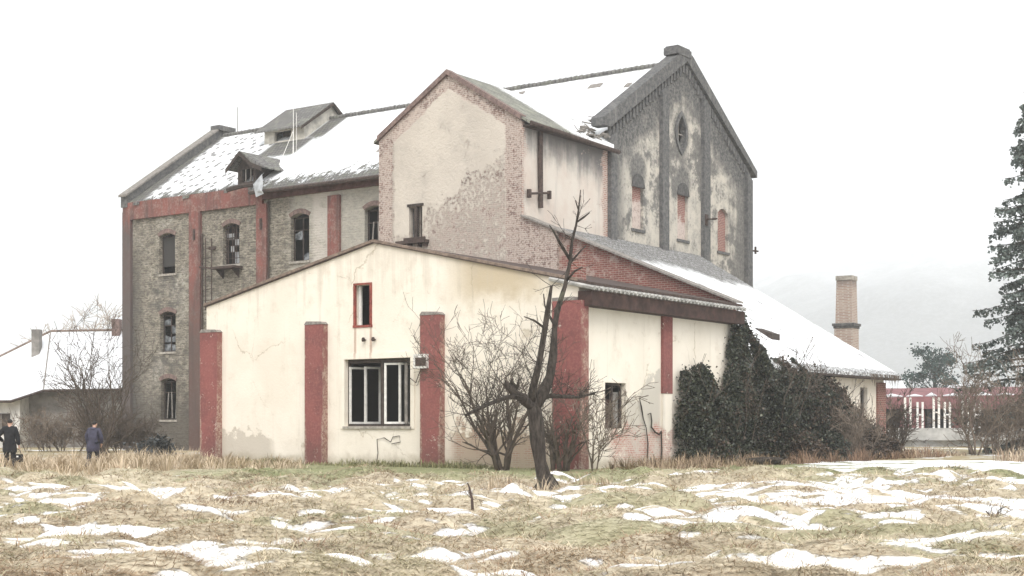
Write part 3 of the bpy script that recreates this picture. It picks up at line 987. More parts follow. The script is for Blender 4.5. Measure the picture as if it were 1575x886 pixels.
mb.add([END(u, w, .09) for u, w in ring] + [END(u, w, .09) for u, w in inner] + [END(u, w, -.02) for u, w in ring] + [END(u, w, -.02) for u, w in inner],
       [(i, (i + 1) % n_, n_ + (i + 1) % n_, n_ + i) for i in range(n_)] + [(i, (i + 1) % n_, 2 * n_ + (i + 1) % n_, 2 * n_ + i) for i in range(n_)] +
       [(n_ + i, n_ + (i + 1) % n_, 3 * n_ + (i + 1) % n_, 3 * n_ + i) for i in range(n_)])
lw = mb.build('lancet_window', 'sooty_trim', mill)
mb = MB(); mb.pbox(END, 27.87, 27.93, 17.2, 19.1, -.2, -.14); mb.pbox(END, 27.42, 28.38, 18.1, 18.16, -.2, -.14)
mb.build('tracery', 'grey_timber', lw)
for (u0, u1) in ((20.0, 20.6), (25.45, 26.15), (30.3, 31.05), (35.9, 36.6)):
    tops = [(u1, gl(u1, 21.85, .63)), (u0, gl(u0, 21.85, .63))]
    MB().pprism(END, [(u0, 0), (u1, 0)] + tops, 0, .24).build('pilaster', 'sooty_trim', mill)
mb = MB()          # stepped corbel table under the coping
for sgn in (-1, 1):
    for i in range(24):
        c = 28.3 + sgn * (.2 + i * .345); z = gl(c, 22.0, .63)
        mb.pbox(END, c - .11, c + .11, z - .22 - rnd.uniform(0, .1), z + .22, .004, .09)
mb.build('corbel_table', 'sooty_trim', mill)
cop = MB()
prof = [(19.35, 17.2), (19.35, 17.62), (27.7, 22.72), (28.9, 22.72), (37.25, 17.3), (37.25, 16.9), (28.3, 22.28), (20.0, 17.2)]
cop.pprism(END, prof, -.6, .22)
cop = cop.build('coping', 'sooty_trim', mill)
mb = MB(); mb.pbox(END, 27.1, 28.7, 22.5, 22.9, -.66, .26); mb.pbox(END, 27.2, 28.6, 22.903, 23.0, -.6, .2)
mb.build('ridge_block', 'sooty_trim', cop)
mb = MB()
mb.tube([END(30.5, 13.55, .25), END(30.5, 13.55, .95)], .05, 6); mb.tube([END(30.0, 13.5, .6), END(31.0, 13.6, .6)], .05, 6); mb.pbox(END, 30.35, 30.65, 13.2, 13.85, .24, .3)
mb.build('iron_bracket', 'rusty_iron', mill)
mb = MB(); mb.tube([END(36.65, 12.4, -.1), END(37.9, 12.45, -.05)], .06, 6); mb.tube([END(37.55, 12.25, -.05), END(37.55, 12.7, -.05)], .07, 6)
mb.build('iron_bracket', 'rusty_iron', mill)
MB().tube([END(36.68, 3, -.3), END(36.72, 16.6, -.3)], .07, 6).build('drainpipe', 'rusty_iron', mill)

# tower --------------------------------------------------------------------------
TL, TR, TC = -20.02, AE, -15.52
holes = [rect(-18.03, -17.68, 11.12, 12.66), rect(-17.5, -17.17, 11.12, 12.66)]
mb = MB()
mb.wall(TOW, [(TL, 0), (TR, 0), (TR, 16.2), (TC, 19.1), (TL, 16.45)], holes, .35)
twf = mb.build('tower_front_wall', 'tower_front', mill)
tw = MB().pbox(TOW, -18.12, -17.08, 12.67, 12.8, -.1, .05).build('tower_window', 'dark_timber', mill)
MB().pbox(TOW, -17.68, -17.5, 11.12, 12.66, -.2, .03).build('mullion', 'dark_timber', tw)
mb = MB(); mb.pbox(TOW, -18.62, -16.72, 10.78, 10.93, -.05, .38)
for u in (-18.5, -17.9, -17.3, -16.9): mb.pbox(TOW, u, u + .1, 10.6, 10.775, 0, .3)
mb.pbox(TOW, -18.3, -16.95, 10.95, 11.1, -.1, .12)
mb.build('window_ledge', 'rusty_iron', tw)
MB().add([TOW(-18.0, 11.15, -.3), TOW(-17.7, 11.15, -.3), TOW(-17.7, 12.6, -.3), TOW(-18.0, 12.6, -.3)], [(0, 1, 2, 3)]).build('pane', 'dirty_glass', tw)
mb = MB()
mb.wall(END, [(12.2, 0), (20.0, 0), (20.0, 16.2), (12.2, 16.2)], [], .2)
mb.build('tower_side_wall', 'tower_side', mill)
mb = MB(); mb.wall(PL('s', TL), [(12.2, 0), (20, 0), (20, 16.45), (12.2, 16.45)]); mb.build('tower_side_wall', 'grey_masonry', mill)
MB().box(TL + .3, TR - .3, 13.6, 13.75, 0, 16).build('darkening_slabs', 'mill_interior', mill)  # unseen upright sheet, added to darken behind the tower window
mb = MB()
ts = (19.1 - 16.2) / (TR - TC)
zf = lambda a_: 19.22 - (a_ - TC) * .62 if a_ > TC else 19.22 + (a_ - TC) * .62
mb.slab([(TC, 12.12, zf(TC)), (TR + .45, 12.12, zf(TR + .45)), (TR + .45, 19.9, zf(TR + .45)), (TR - .62, 21.6, zf(TR - .62)), (TC, 24.2, zf(TC))], .14)
mb.slab([(TC - .002, 12.12, zf(TC)), (TC - .002, 24.2, zf(TC)), (TL - .3, 21.0, zf(TL - .3)), (TL - .3, 12.12, zf(TL - .3))], .14)
tr = mb.build('tower_roof', 'mossy_tiles', mill)
mb = MB()
for sgn, e in ((1, TR + .02), (-1, TL - .02)):      # thin brick coping along the gable
    mb.add([(TC, 12.05, zf(TC) + .06), (e, 12.05, zf(e) + .06), (e, 12.5, zf(e) + .06), (TC, 12.5, zf(TC) + .06), (TC, 12.05, zf(TC) - .2), (e, 12.05, zf(e) - .2), (e, 12.5, zf(e) - .2), (TC, 12.5, zf(TC) - .2)],
           [(0, 1, 2, 3), (4, 5, 6, 7), (0, 1, 5, 4), (1, 2, 6, 5), (2, 3, 7, 6), (3, 0, 4, 7)])
mb.build('gable_coping', 'arch_brick', tr)
mb = MB(); mb.tube([(TR + .52, 12.2, zf(TR + .45) - .12), (TR + .52, 20.3, zf(TR + .45) - .3)], .11, 8); mb.build('gutter', 'rusty_iron', tr)
mb = MB(); mb.box(TR + .01, TR + .42, 12.25, 19.9, zf(TR + .45) - .24, zf(TR + .45) - .16); mb.build('soffit', 'dark_timber', tr)
mb = MB()           # collapsed boards and tiles in the valley beside the end gable
for i in range(26):
    b = rnd.uniform(16.8, 20.6); a_ = TR + .3 - rnd.uniform(0, 1.9) * (b - 15.5) / 5
    c = Vector((a_, b, zf(a_) + .1 + max(0, b - 18.8) * .35 * rnd.random())); L_ = rnd.uniform(.3, .9)
    d = Vector((rnd.uniform(-1, 1), rnd.uniform(-1, 1), rnd.uniform(-.3, .5))).normalized(); s_ = d.cross(Vector((0, 0, 1))).normalized() * rnd.uniform(.06, .16)
    u_ = Vector((0, 0, .04))
    mb.add([c - d * L_ / 2 - s_, c + d * L_ / 2 - s_, c + d * L_ / 2 + s_, c - d * L_ / 2 + s_, c - d * L_ / 2 - s_ - u_, c + d * L_ / 2 - s_ - u_, c + d * L_ / 2 + s_ - u_, c - d * L_ / 2 + s_ - u_],
           [(0, 1, 2, 3), (4, 5, 6, 7), (0, 1, 5, 4), (1, 2, 6, 5), (2, 3, 7, 6), (3, 0, 4, 7)])
mb.build('collapsed_boards', 'grey_timber', tr)
# iron pipe and tie bar on the tower's side
mb = MB(); mb.tube([END(13.62, 15.9, .12), END(13.55, 14.6, .14), END(13.62, 12.2, .12)], [.12, .13, .12], 8)
mb.build('stovepipe', 'rusty_iron', mill)
mb = MB(); mb.tube([END(12.55, 12.75, .2), END(14.3, 13.0, .2)], .06, 6); mb.pbox(END, 12.45, 12.6, 12.55, 12.95, .1, .28); mb.pbox(END, 14.2, 14.32, 12.7, 13.1, .1, .28)
mb.build('iron_bracket', 'rusty_iron', mill)

# roof lantern across the ridge -----------------------------------------------------
la0, la1, lb0, lb1 = -41.7, -38.05, 25.75, 30.85
lan = MB()
lan.wall(PL('f', lb0), [(la0, 19.5), (la1, 19.5), (la1, 21.45), (la0, 21.45)], [rect(-40.75, -39.25, 20.65, 21.3)], .2)
lan.wall(PL('s', la1), [(lb0, 19.5), (lb1, 19.5), (lb1, 21.45), (28.3, 23.25), (lb0, 21.45)])
lan.wall(PL('s', la0), [(lb0, 19.5), (lb1, 19.5), (lb1, 21.45), (28.3, 23.25), (lb0, 21.45)])
lan.wall(PL('f', lb1), [(la0, 19.5), (la1, 19.5), (la1, 21.45), (la0, 21.45)])
lan = lan.build('roof_lantern', 'lantern_render', mill)
ls = (23.4 - 21.35) / (28.3 - 25.25)
mb = MB()
mb.slab([(la0 - .45, 25.25, 21.35), (la1 + .25, 25.25, 21.35), (la1 + .25, 28.3, 23.4), (la0 - .45, 28.3, 23.4)], .1)
mb.slab([(la0 - .45, 28.302, 23.4), (la1 + .25, 28.302, 23.4), (la1 + .25, 31.35, 21.35), (la0 - .45, 31.35, 21.35)], .1)
mb.build('lantern_roof', 'bare_tiles', lan)
mb = MB()
for a_ in (la1 + .26,):
    for (b0, z0, b1, z1) in ((25.2, 21.3, 28.3, 23.38), (31.4, 21.3, 28.3, 23.38)):
        mb.add([(a_, b0, z0), (a_, b1, z1), (a_, b1, z1 - .22), (a_, b0, z0 - .2), (a_ + .05, b0, z0), (a_ + .05, b1, z1), (a_ + .05, b1, z1 - .22), (a_ + .05, b0, z0 - .2)],
               [(0, 1, 2, 3), (4, 5, 6, 7), (0, 1, 5, 4), (1, 2, 6, 5), (2, 3, 7, 6), (3, 0, 4, 7)])
mb.build('bargeboard', 'dark_timber', lan)
MB().box(-40.7, -39.3, 26.5, 26.6, 20.4, 21.4).build('shutter', 'dark_timber', lan)

# dormer at the eaves ------------------------------------------------------------------
dc = -37.65
dz = 18.75
mb = MB()
mb.wall(PL('f', 20.05), [(-38.35, 16.4), (-36.75, 16.4), (-36.75, 17.75), (dc, 18.6), (-38.35, 17.9)], [rect(-38.0, -37.0, 16.9, 17.7)], .2)
mb.wall(PL('s', -38.35), [(20.05, 16.4), (23, 16.4), (23, 18.0), (20.05, 17.9)]); mb.wall(PL('s', -36.75), [(20.05, 16.4), (23, 16.4), (23, 17.9), (20.05, 17.75)])
dor = mb.build('dormer', 'dark_timber', mill)
mb = MB()
yb = RB - (RZ - dz) / SL + .3
mb.slab([(dc, 19.5, dz), (dc, yb, dz), (-38.85, yb - 1.4, 17.75), (-38.85, 19.45, 17.75)], .09)
mb.slab([(dc + .002, 19.5, dz), (-36.6, 19.6, 17.95), (-35.7, 19.75, 17.6), (-35.7, 21.6, 17.62), (-36.6, 22.4, 17.98), (dc + .002, yb, dz)], .09)
mb.build('dormer_roof', 'bare_tiles', dor)
mb = MB()
for (a0, z0, a1, z1) in ((-38.85, 17.72, dc, 18.74), (dc, 18.74, -36.6, 17.92), (-36.6, 17.92, -35.7, 17.58)):
    mb.add([(a0, 19.44, z0), (a1, 19.44, z1), (a1, 19.44, z1 - .28), (a0, 19.44, z0 - .28), (a0, 19.49, z0), (a1, 19.49, z1), (a1, 19.49, z1 - .28), (a0, 19.49, z0 - .28)],
           [(0, 1, 2, 3), (4, 5, 6, 7), (0, 1, 5, 4), (1, 2, 6, 5), (2, 3, 7, 6), (3, 0, 4, 7)])
mb.build('bargeboard', 'dark_timber', dor)
mb = MB()
for u in (-37.75, -37.3): mb.box(u, u + .07, 20.1, 20.16, 16.9, 17.7)
mb.build('sash', 'grey_timber', dor)
mb = MB(); mb.tube([(-38.4, 19.2, 16.35), (-37.0, 19.25, 16.5), (-36.3, 19.4, 16.5)], .14, 6); mb.build('hoist_beam', 'dark_timber', dor)
# bent sheet of metal hanging from the eaves beside the dormer
P_ = [[(-35.35, 19.35, 17.15), (-35.25, 19.05, 17.0)], [(-36.0, 19.05, 16.45), (-34.95, 18.85, 16.4)], [(-35.75, 18.95, 15.95), (-34.9, 18.7, 15.9)], [(-35.6, 18.9, 15.6), (-34.8, 18.75, 15.72)]]
mb = MB()
fl = [Vector(p) for r_ in P_ for p in r_]
fl2 = [p + Vector((0, .02, .01)) for p in fl]
fs = []
for i in range(3):
    k = i * 2
    fs += [(k, k + 1, k + 3, k + 2), (8 + k, 8 + k + 1, 8 + k + 3, 8 + k + 2), (k, k + 2, 10 + k, 8 + k), (k + 1, k + 3, 11 + k, 9 + k)]
mb.add(fl + fl2, fs + [(0, 1, 9, 8), (6, 7, 15, 14)])
mb.build('hanging_sheet', 'zinc_sheet', mill)
# masts on the roof
mb = MB(); mb.tube([(-34.6, 21.4, roof_z(21.4) - .1), (-34.6, 21.4, 21.1)], .018, 6); mb.build('mast', 'pale_render', mill)
mb = MB(); mb.tube([(-36.2, 22.8, roof_z(22.8) - .1), (-36.2, 22.8, 22.35)], .02, 6); mb.tube([(-36.2, 22.8, 20.4), (-35.0, 21.5, roof_z(21.5))], .02, 5); mb.tube([(-36.2, 22.8, 20.4), (-36.9, 22.2, roof_z(22.2))], .02, 5)
mb.build('mast', 'white_paint', mill)
mb = MB(); mb.tube([(-46.9, 28.3, 22.3), (-46.9, 28.3, 24.2)], .03, 6); mb.build('lightning_rod', 'grey_timber', mill)

# ==================================================================== LEAN-TO with the snow roof
lean = mill_thing('lean_to_building', 'brick lean-to with long white snow roof sloping down from the sooty gable', 'outbuilding', -5.0, 21.0)
FW = PL('f', 12.35)
fz = lambda a_: 11.62 - (a_ - AE) * .414
mb = MB()
mb.wall(FW, [(-9.03, 0), (0.0, 0), (0.0, fz(0)), (-9.03, fz(-9.03))])
mb.wall(PL('f', 12.8), [(-9.03, 0), (0.0, 0), (0.0, fz(0)), (-9.03, fz(-9.03))])
mb.wall(PL('s', 0.0), [(12.35, 0), (12.8, 0), (12.8, fz(0)), (12.35, fz(0))])
mb.build('fire_wall', 'red_brick', lean)
mb = MB(); mb.wall(TOW, [(AE, 0), (-9.03, 0), (-9.03, fz(-9.03)), (AE, fz(AE))]); mb.wall(PL('s', -9.03), [(12.2, 0), (12.8, 0), (12.8, fz(-9.03)), (12.2, fz(-9.03))])
mb.build('buttress', 'tower_front', lean)
mb = MB()
mb.add([(AE, 12.05, fz(AE) + .1), (.25, 12.05, fz(.25) + .1), (.25, 12.95, fz(.25) + .1), (AE, 12.95, fz(AE) + .1), (AE, 12.05, fz(AE) + .01), (.25, 12.05, fz(.25) + .01), (.25, 12.95, fz(.25) + .01), (AE, 12.95, fz(AE) + .01)],
       [(0, 1, 2, 3), (4, 5, 6, 7), (0, 1, 5, 4), (1, 2, 6, 5), (2, 3, 7, 6), (3, 0, 4, 7)])
mb.build('fire_wall_coping', 'grey_timber', lean)
lz = lambda a_: 11.45 - (a_ - AE) * (11.45 - 4.3) / (.65 - AE)
mb = MB()
pts = [(AE + .02, 12.82, lz(AE)), (AE + .02, 30.1, lz(AE)), (.65, 31.0, lz(.65))]
b = 31.0
while b > 13.2:
    w = rnd.uniform(.3, .9); aa = .62 + rnd.uniform(-.05, .06)
    pts += [(aa, b - .03, lz(aa)), (aa, max(b - w, 12.82), lz(aa))]
    b -= w
mb.slab(pts, .2)
lroof = mb.build('roof', 'lean_to_snow', lean)
MB().box(.5, .68, 13.0, 31.0, lz(.6) - .3, lz(.6) - .2).build('eaves_board', 'dark_timber', lroof)
MB().box(.02, .5, 13.0, 30.9, lz(.4) - .42, lz(.4) - .36).build('soffit', 'dark_timber', lroof)
mb = MB()
for (a_, b, w, l_) in ((-2.75, 20.2, .9, .95),):
    mb = MB(); z = lz(a_); s_ = (11.45 - 4.3) / (.65 - AE)
    mb.add([(a_, b, z + .02), (a_ + l_, b, z - l_ * s_ + .3), (a_ + l_, b + w, z - l_ * s_ + .3), (a_, b + w, z + .05), (a_ + l_, b, z - l_ * s_ - .02), (a_ + l_, b + w, z - l_ * s_ - .02)],
           [(0, 1, 2, 3), (1, 2, 5, 4), (0, 1, 4), (3, 2, 5)])
    mb.build('roof_hatch', 'dark_timber', lroof)
SIDE = PL('s', 0.0)
mb = MB(); mb.wall(SIDE, [(12.8, 0), (30.2, 0), (30.2, 4.45), (12.8, 4.45)], [rect(26.9, 27.9, 1.95, 3.6)], .3)
mb.wall(PL('f', 30.2), [(AE, 0), (0, 0), (0, 4.45), (AE, 11.2)])
mb.build('wall', 'cream_render', lean)
lw_ = MB(); lw_.pbox(SIDE, 26.9, 26.98, 1.95, 3.6, -.25, -.18); lw_.pbox(SIDE, 27.82, 27.9, 1.95, 3.6, -.25, -.18); lw_.pbox(SIDE, 27.36, 27.44, 1.95, 3.6, -.25, -.18); lw_.pbox(SIDE, 26.98, 27.82, 3.5, 3.6, -.25, -.18)
lw_ = lw_.build('window', 'grey_timber', lean)
MB().pbox(SIDE, 26.85, 27.95, 1.82, 1.947, -.2, .08).build('sill', 'stone_sill', lw_)
MB().pbox(SIDE, 29.1, 30.2, 0, 3.9, 0, .12).build('corner_pilaster', 'red_brick', lean)
mb = MB()
for k in range(70):
    b = rnd.uniform(26.6, 30.6); L_ = rnd.uniform(.2, .7)
    mb.tube([(.68, b, lz(.6) - .05), (.72 + rnd.uniform(-.05, .05), b + rnd.uniform(-.1, .1), lz(.6) - .1 - L_)], [.012, .006], 3, False)
mb.build('dry_creeper', 'brown_twig', lean)

# ==================================================================== CREAM ANNEX
ann = mill_thing('annex_building', 'cream rendered annex with low gable and dark red pilasters in front of the mill', 'annex', -9.85, 6.0)
AF, AS = PL('f', 0.0), PL('s', 0.0)
PK, EZ = -9.85, 6.88
BIGW, SMW = rect(-11.45, -7.95, 1.58, 4.33), rect(-10.93, -10.03, 5.72, 7.36)
mb = MB()
mb.wall(AF, [(-19.65, 0), (0, 0), (0, EZ), (PK, 9.02), (-19.65, EZ)], [BIGW, SMW], .32)
mb.wall(AS, [(0, 0), (12.35, 0), (12.35, EZ - .1), (0, EZ - .1)], [rect(1.8, 3.32, 1.5, 3.24)], .3)
mb.build('wall', 'cream_render', ann)
mb = MB(); mb.wall(PL('s', -19.65), [(0, 0), (12.2, 0), (12.2, EZ), (0, EZ)]); mb.wall(PL('f', 12.19), [(-19.65, 0), (TL, 0), (TL, EZ), (-19.65, EZ)])
mb.build('wall', 'grey_render', ann)
MB().box(-19.5, -.5, 4.0, 4.2, 0, 7).build('partition', 'mill_interior', ann)
mb = MB()
s_ = (9.02 - EZ) / (0 - PK)
mb.slab([(PK, -.1, 9.12), (.55, -.1, 9.12 - (.55 - PK) * s_), (.55, 12.3, 9.12 - (.55 - PK) * s_), (PK, 12.18, 9.12)], .1)
mb.slab([(PK - .002, -.1, 9.12), (PK - .002, 12.18, 9.12), (-19.75, 12.18, 9.12 - (19.75 + PK) * s_), (-19.75, -.1, 9.12 - (19.75 + PK) * s_)], .1)
aroof = mb.build('roof', 'rusty_iron', ann)
# side eaves: deep brown fascia under corrugated sheets
mb = MB(); mb.box(.02, .62, -.08, 12.34, 6.0, 6.55); mb.build('fascia', 'brown_fascia', aroof)
mb = MB()
for k in range(41):
    b = -.12 + k * .306; mb.tube([(-1.2, b, 7.06), (.78, b, 6.62)], .085, 6)
mb.build('corrugated_sheet', 'asbestos_sheet', aroof)
mb = MB()
for k in range(16):
    b = rnd.uniform(.4, 11.5); l_ = rnd.uniform(.5, 1.6)
    zz = 6.74
    mb = MB(); mb.tube([(.35, b, zz + .02), (.4, b + l_ * .5, zz + .06), (.35, b + l_, zz + .02)], [.04, .10, .04], 6)
    mb.build('snow_remnant', 'roof_snow', aroof, True)
# pilasters
for u0, u1, z in ((-19.75, -18.66, 5.72), (-13.43, -12.4, 5.82), (-7.24, -6.23, 5.95)):
    p = MB().pbox(AF, u0, u1, 0, z, 0, .3).build('pilaster', 'red_paint', ann)
    MB().pprism(AF, [(u0 - .03, z + .003), (u1 + .03, z + .003), (u1 - .1, z + .11), (u0 + .1, z + .15)], -.02, .32).build('cap', 'grey_timber', p)
p = MB().box(-.98, .3, -.3, -.0, 0, 6.2).box(.0, .3, .003, .22, 0, 6.2).build('corner_pilaster', 'red_paint', ann)
MB().box(-.98, -.02, -.3, -.003, 6.203, 6.33).build('cap', 'grey_timber', p)
MB().pbox(AS, 6.1, 6.86, 2.9, 6.0, 0, .12).build('pilaster', 'red_paint', ann)
MB().pbox(AS, 6.12, 6.84, 0, 2.898, 0, .1).build('pilaster', 'cream_render', ann)['label'] = 'lower stretch of side pilaster stripped of its red paint'
MB().box(-.62, -.18, .3, .8, 6.9, 7.75).build('chimney_stub', 'red_brick', ann)
# verge strip along the gable top
mb = MB()
for e in (.02, -19.72):
    sgn = 1 if e > PK else -1
    ze = 9.02 - abs(e - PK) * s_
    mb.add([(PK, -.12, 9.17), (e, -.12, ze + .15), (e, .3, ze + .15), (PK, .3, 9.17), (PK, -.12, 9.06), (e, -.12, ze + .04), (e, .3, ze + .04), (PK, .3, 9.06)],
           [(0, 1, 2, 3), (4, 5, 6, 7), (0, 1, 5, 4), (1, 2, 6, 5), (2, 3, 7, 6), (3, 0, 4, 7)])
mb.build('verge_tiles', 'verge_tile', aroof)
# big window
u0, u1, w0, w1 = -11.45, -7.95, 1.58, 4.33
mb = MB()
mb.pbox(AF, u0 + .003, u0 + .1, w0, w1, -.3, -.2); mb.pbox(AF, u1 - .1, u1 - .003, w0, w1, -.3, -.2); mb.pbox(AF, u0 + .1, u1 - .1, w1 - .16, w1 - .003, -.3, -.2); mb.pbox(AF, u0 + .1, u1 - .1, w0 + .003, w0 + .08, -.3, -.2)
mb.pbox(AF, -9.66, -9.5, w0 + .08, w1 - .16, -.3, -.17)
bw = mb.build('window', 'dark_timber', ann)
MB().pbox(AF, u0 - .06, u1 + .06, w0 - .1, w0 - .003, -.15, .08).build('sill', 'stone_sill', bw)
mb = MB()
for e in ((u0 - .22, u1 + .22, w1 + .003, w1 + .24), (u0 - .22, u0 - .003, w0 - .1, w1), (u1 + .003, u1 + .22, w0 - .1, w1)): mb.pbox(AF, *e, 0, .035)
mb.build('surround', 'cream_render', bw)


def sash(ua, ub, wa, wb, d0, open_=0.0, hinge='l'):
    """a white casement, swung inwards by open_ radians about its hinge side"""
    fw = .085; L_ = ub - ua
    mbs = MB()
    co, si = math.cos(open_), math.sin(open_)

    def T(t, w, d):
        x = t if hinge == 'l' else L_ - t
        uu = (ua + x * co) if hinge == 'l' else (ub - x * co)
        return AF(uu, w, d0 - x * si + d)
    for (t0, t1, a0, a1) in ((0, fw, wa, wb), (L_ - fw, L_, wa, wb), (fw, L_ - fw, wa, wa + fw), (fw, L_ - fw, wb - fw, wb)):
        p = [T(t, w, d) for d in (0, .05) for (t, w) in ((t0, a0), (t1, a0), (t1, a1), (t0, a1))]
        mbs.add(p, [(0, 3, 2, 1), (4, 5, 6, 7), (0, 1, 5, 4), (1, 2, 6, 5), (2, 3, 7, 6), (3, 0, 4, 7)])
    return mbs.build('casement', 'white_paint', bw)


sash(u0 + .1, u0 + .92, w0 + .1, w1 - .3, -.2, R(70), 'l')
sash(-10.55, -9.72, w0 + .1, w1 - .3, -.22, R(78), 'l')
sash(-9.46, -8.72, w0 + .1, w1 - .18, -.2, R(12), 'l')
sash(-8.72, -8.06, w0 + .1, w1 - .18, -.22, R(66), 'l')
mb = MB(); mb.pbox(AF, -8.5, -8.36, w0 + .1, w1 - .2, -.34, -.28); mb.build('casement', 'grey_timber', bw)
# small rust-framed window
u0, u1, w0, w1 = -10.93, -10.03, 5.72, 7.36
mb = MB()
mb.pbox(AF, u0 - .04, u0 + .04, w0, w1, -.1, .03); mb.pbox(AF, u1 - .06, u1 + .06, w0, w1, -.1, .03); mb.pbox(AF, u0 - .04, u1 + .06, w1 + .003, w1 + .08, -.1, .03); mb.pbox(AF, u0 - .06, u1 + .08, w0 - .1, w0 - .003, -.1, .04)
sw = mb.build('window', 'rust_red_paint', ann)
MB().pbox(AF, u0 + .045, u0 + .17, w0 + .02, w1 - .02, -.3, -.2).build('casement', 'white_paint', sw)
# insulators, box, side window
for u in (-10.32, -9.8):
    mb = MB(); mb.tube([AF(u, 5.1, 0), AF(u, 5.08, .14)], .035, 6); mb.tube([AF(u, 5.03, .13), AF(u, 5.1, .14), AF(u, 5.2, .15)], [.06, .085, .05], 8)
    mb.build('insulator', 'rusty_iron', ann)
mb = MB(); mb.pbox(AF, -7.42, -6.8, 3.86, 4.42, .301, .5)
bx = mb.build('meter_box', 'pale_render', ann)
MB().pbox(AF, -7.3, -6.78, 3.95, 4.28, .502, .52).build('box_door', 'rusty_iron', bx)
mb = MB(); mb.tube([AF(-7.1, 3.86, .4), AF(-7.4, 3.3, .36), AF(-7.9, 3.5, .1)], .02, 5); mb.build('cable', 'rusty_iron', bx)
mb = MB(); mb.pbox(AS, 1.8, 1.88, 1.5, 3.24, -.25, -.17); mb.pbox(AS, 3.24, 3.32, 1.5, 3.24, -.25, -.17); mb.pbox(AS, 1.88, 3.24, 3.14, 3.24, -.25, -.17); mb.pbox(AS, 2.6, 2.68, 1.5, 3.14, -.25, -.17)
sw2 = mb.build('window', 'dark_timber', ann)
MB().pbox(AS, 1.89, 2.59, 1.52, 2.6, -.3, -.26).build('board_or_dark_sheet', 'brown_fascia', sw2)
MB().pbox(AS, 2.69, 3.23, 1.52, 2.9, -.32, -.28).build('board_or_dark_sheet', 'grey_render', sw2)
mb = MB()
for e in ((1.66, 3.46, 3.243, 3.36), (1.66, 1.797, 1.5, 3.24), (3.323, 3.46, 1.5, 3.24)): mb.pbox(AS, *e, 0, .03)
mb.build('surround', 'cream_render', sw2)

# ==================================================================== FREESTANDING CHIMNEY
Yc = 100.0; Xc = (1302 - 787.5) / 2260 * Yc
ch = thing('chimney_stack', 'square pale brick chimney with a dark collar rising behind the snow roof', 'chimney', (Xc, Yc, 0), R(-32))
OFF[ch.name] = Vector((0, 0, 0))
zz = lambda v: (655 - v) / 2260 * Yc + CAM_H
mb = MB()
def ring4(h, z): return [(-h, -h, z), (h, -h, z), (h, h, z), (-h, h, z)]
prof = [(.68, 0), (.64, zz(505)), (.58, zz(498)), (.53, zz(432))]
for (h0, z0), (h1, z1) in zip(prof[:-1], prof[1:]):
    mb.add(ring4(h0, z0) + ring4(h1, z1), [(0, 1, 5, 4), (1, 2, 6, 5), (2, 3, 7, 6), (3, 0, 4, 7)])
mb.build('shaft', 'stack_brick', ch)
mb = MB(); mb.box(-.76, .76, -.76, .76, zz(502), zz(498)); mb.box(-.69, .69, -.69, .69, zz(505.5), zz(502) - .002); mb.build('collar', 'sooty_trim', ch)
mb = MB(); mb.box(-.57, .57, -.57, .57, zz(431.8), zz(425)); mb.build('rim', 'stone_sill', ch)

# ==================================================================== COTTAGE on the left
cot = thing('cottage', 'white cottage with a snow covered roof and two chimneys at the left edge', 'house', (-33, 110, 0))
OFF[cot.name] = Vector((-33, 110, 0))
mb = MB()
mb.wall(PL('f', 0), [], []) if False else None
mb.box(-41, -35.9, 107.2, 118, 0, 3.75)
mb.build('wall', 'pale_render', cot)
mb = MB(); mb.box(-35.9, -23.6, 109.2, 118, 0, 4.3); mb.build('wall', 'grey_render', cot)
mb = MB()
yr = 114.0
mb.slab([(-34.4, 107.9, 4.3), (-23.4, 107.9, 4.45), (-23.4, yr, 9.1), (-35.8, yr, 8.9)], .18)
mb.slab([(-34.4, 107.9, 4.3), (-35.8, yr, 8.9), (-42, yr - 1, 5.6), (-42, 106.2, 3.45), (-36.2, 106.2, 3.5)], .18)
mb.slab([(-35.8, yr + .002, 8.9), (-23.4, yr + .002, 9.1), (-23.4, 120, 4.4), (-42, 120, 3.6), (-42, yr - .9, 5.6)], .18)
cr_ = mb.build('roof', 'old_snow', cot)
mb = MB(); mb.tube([(-34.4, 107.85, 4.18), (-23.4, 107.85, 4.3)], .1, 6); mb.tube([(-42, 106.15, 3.32), (-36.2, 106.15, 3.36), (-34.4, 107.85, 4.18)], .1, 6); mb.build('gutter', 'rusty_iron', cr_)
mb = MB(); mb.tube([(-35.8, yr, 8.95), (-23.4, yr, 9.15)], .09, 6); mb.build('ridge_tiles', 'verge_tile', cr_)
MB().tube([(-35.8, yr, 8.93), (-42, yr - .95, 5.63)], .1, 6).build('hip_tiles', 'verge_tile', cr_)
MB().tube([(-34.4, 107.9, 4.32), (-35.8, yr, 8.93)], .05, 6).build('hip_tiles', 'grey_timber', cr_)
mb = MB(); mb.box(-36.6, -36.0, 111.9, 112.6, 6.0, 8.95); c_ = mb.build('chimney', 'grey_render', cr_)
mb = MB(); mb.box(-30.9, -30.3, 113.4, 114.2, 8.2, 9.85); mb.build('chimney', 'arch_brick', cr_)
mb = MB(); mb.box(-37.9, -36.6, 107.12, 107.19, 1.0, 2.5); wf = mb.build('window', 'dark_timber', cot)
mb = MB(); mb.box(-37.28, -37.2, 107.06, 107.115, 1.05, 2.45); mb.build('glazing_bar', 'grey_timber', wf)
mb = MB(); mb.box(-31.6, -30.5, 109.12, 109.19, .05, 2.3); mb.build('door', 'brown_fascia', cot)

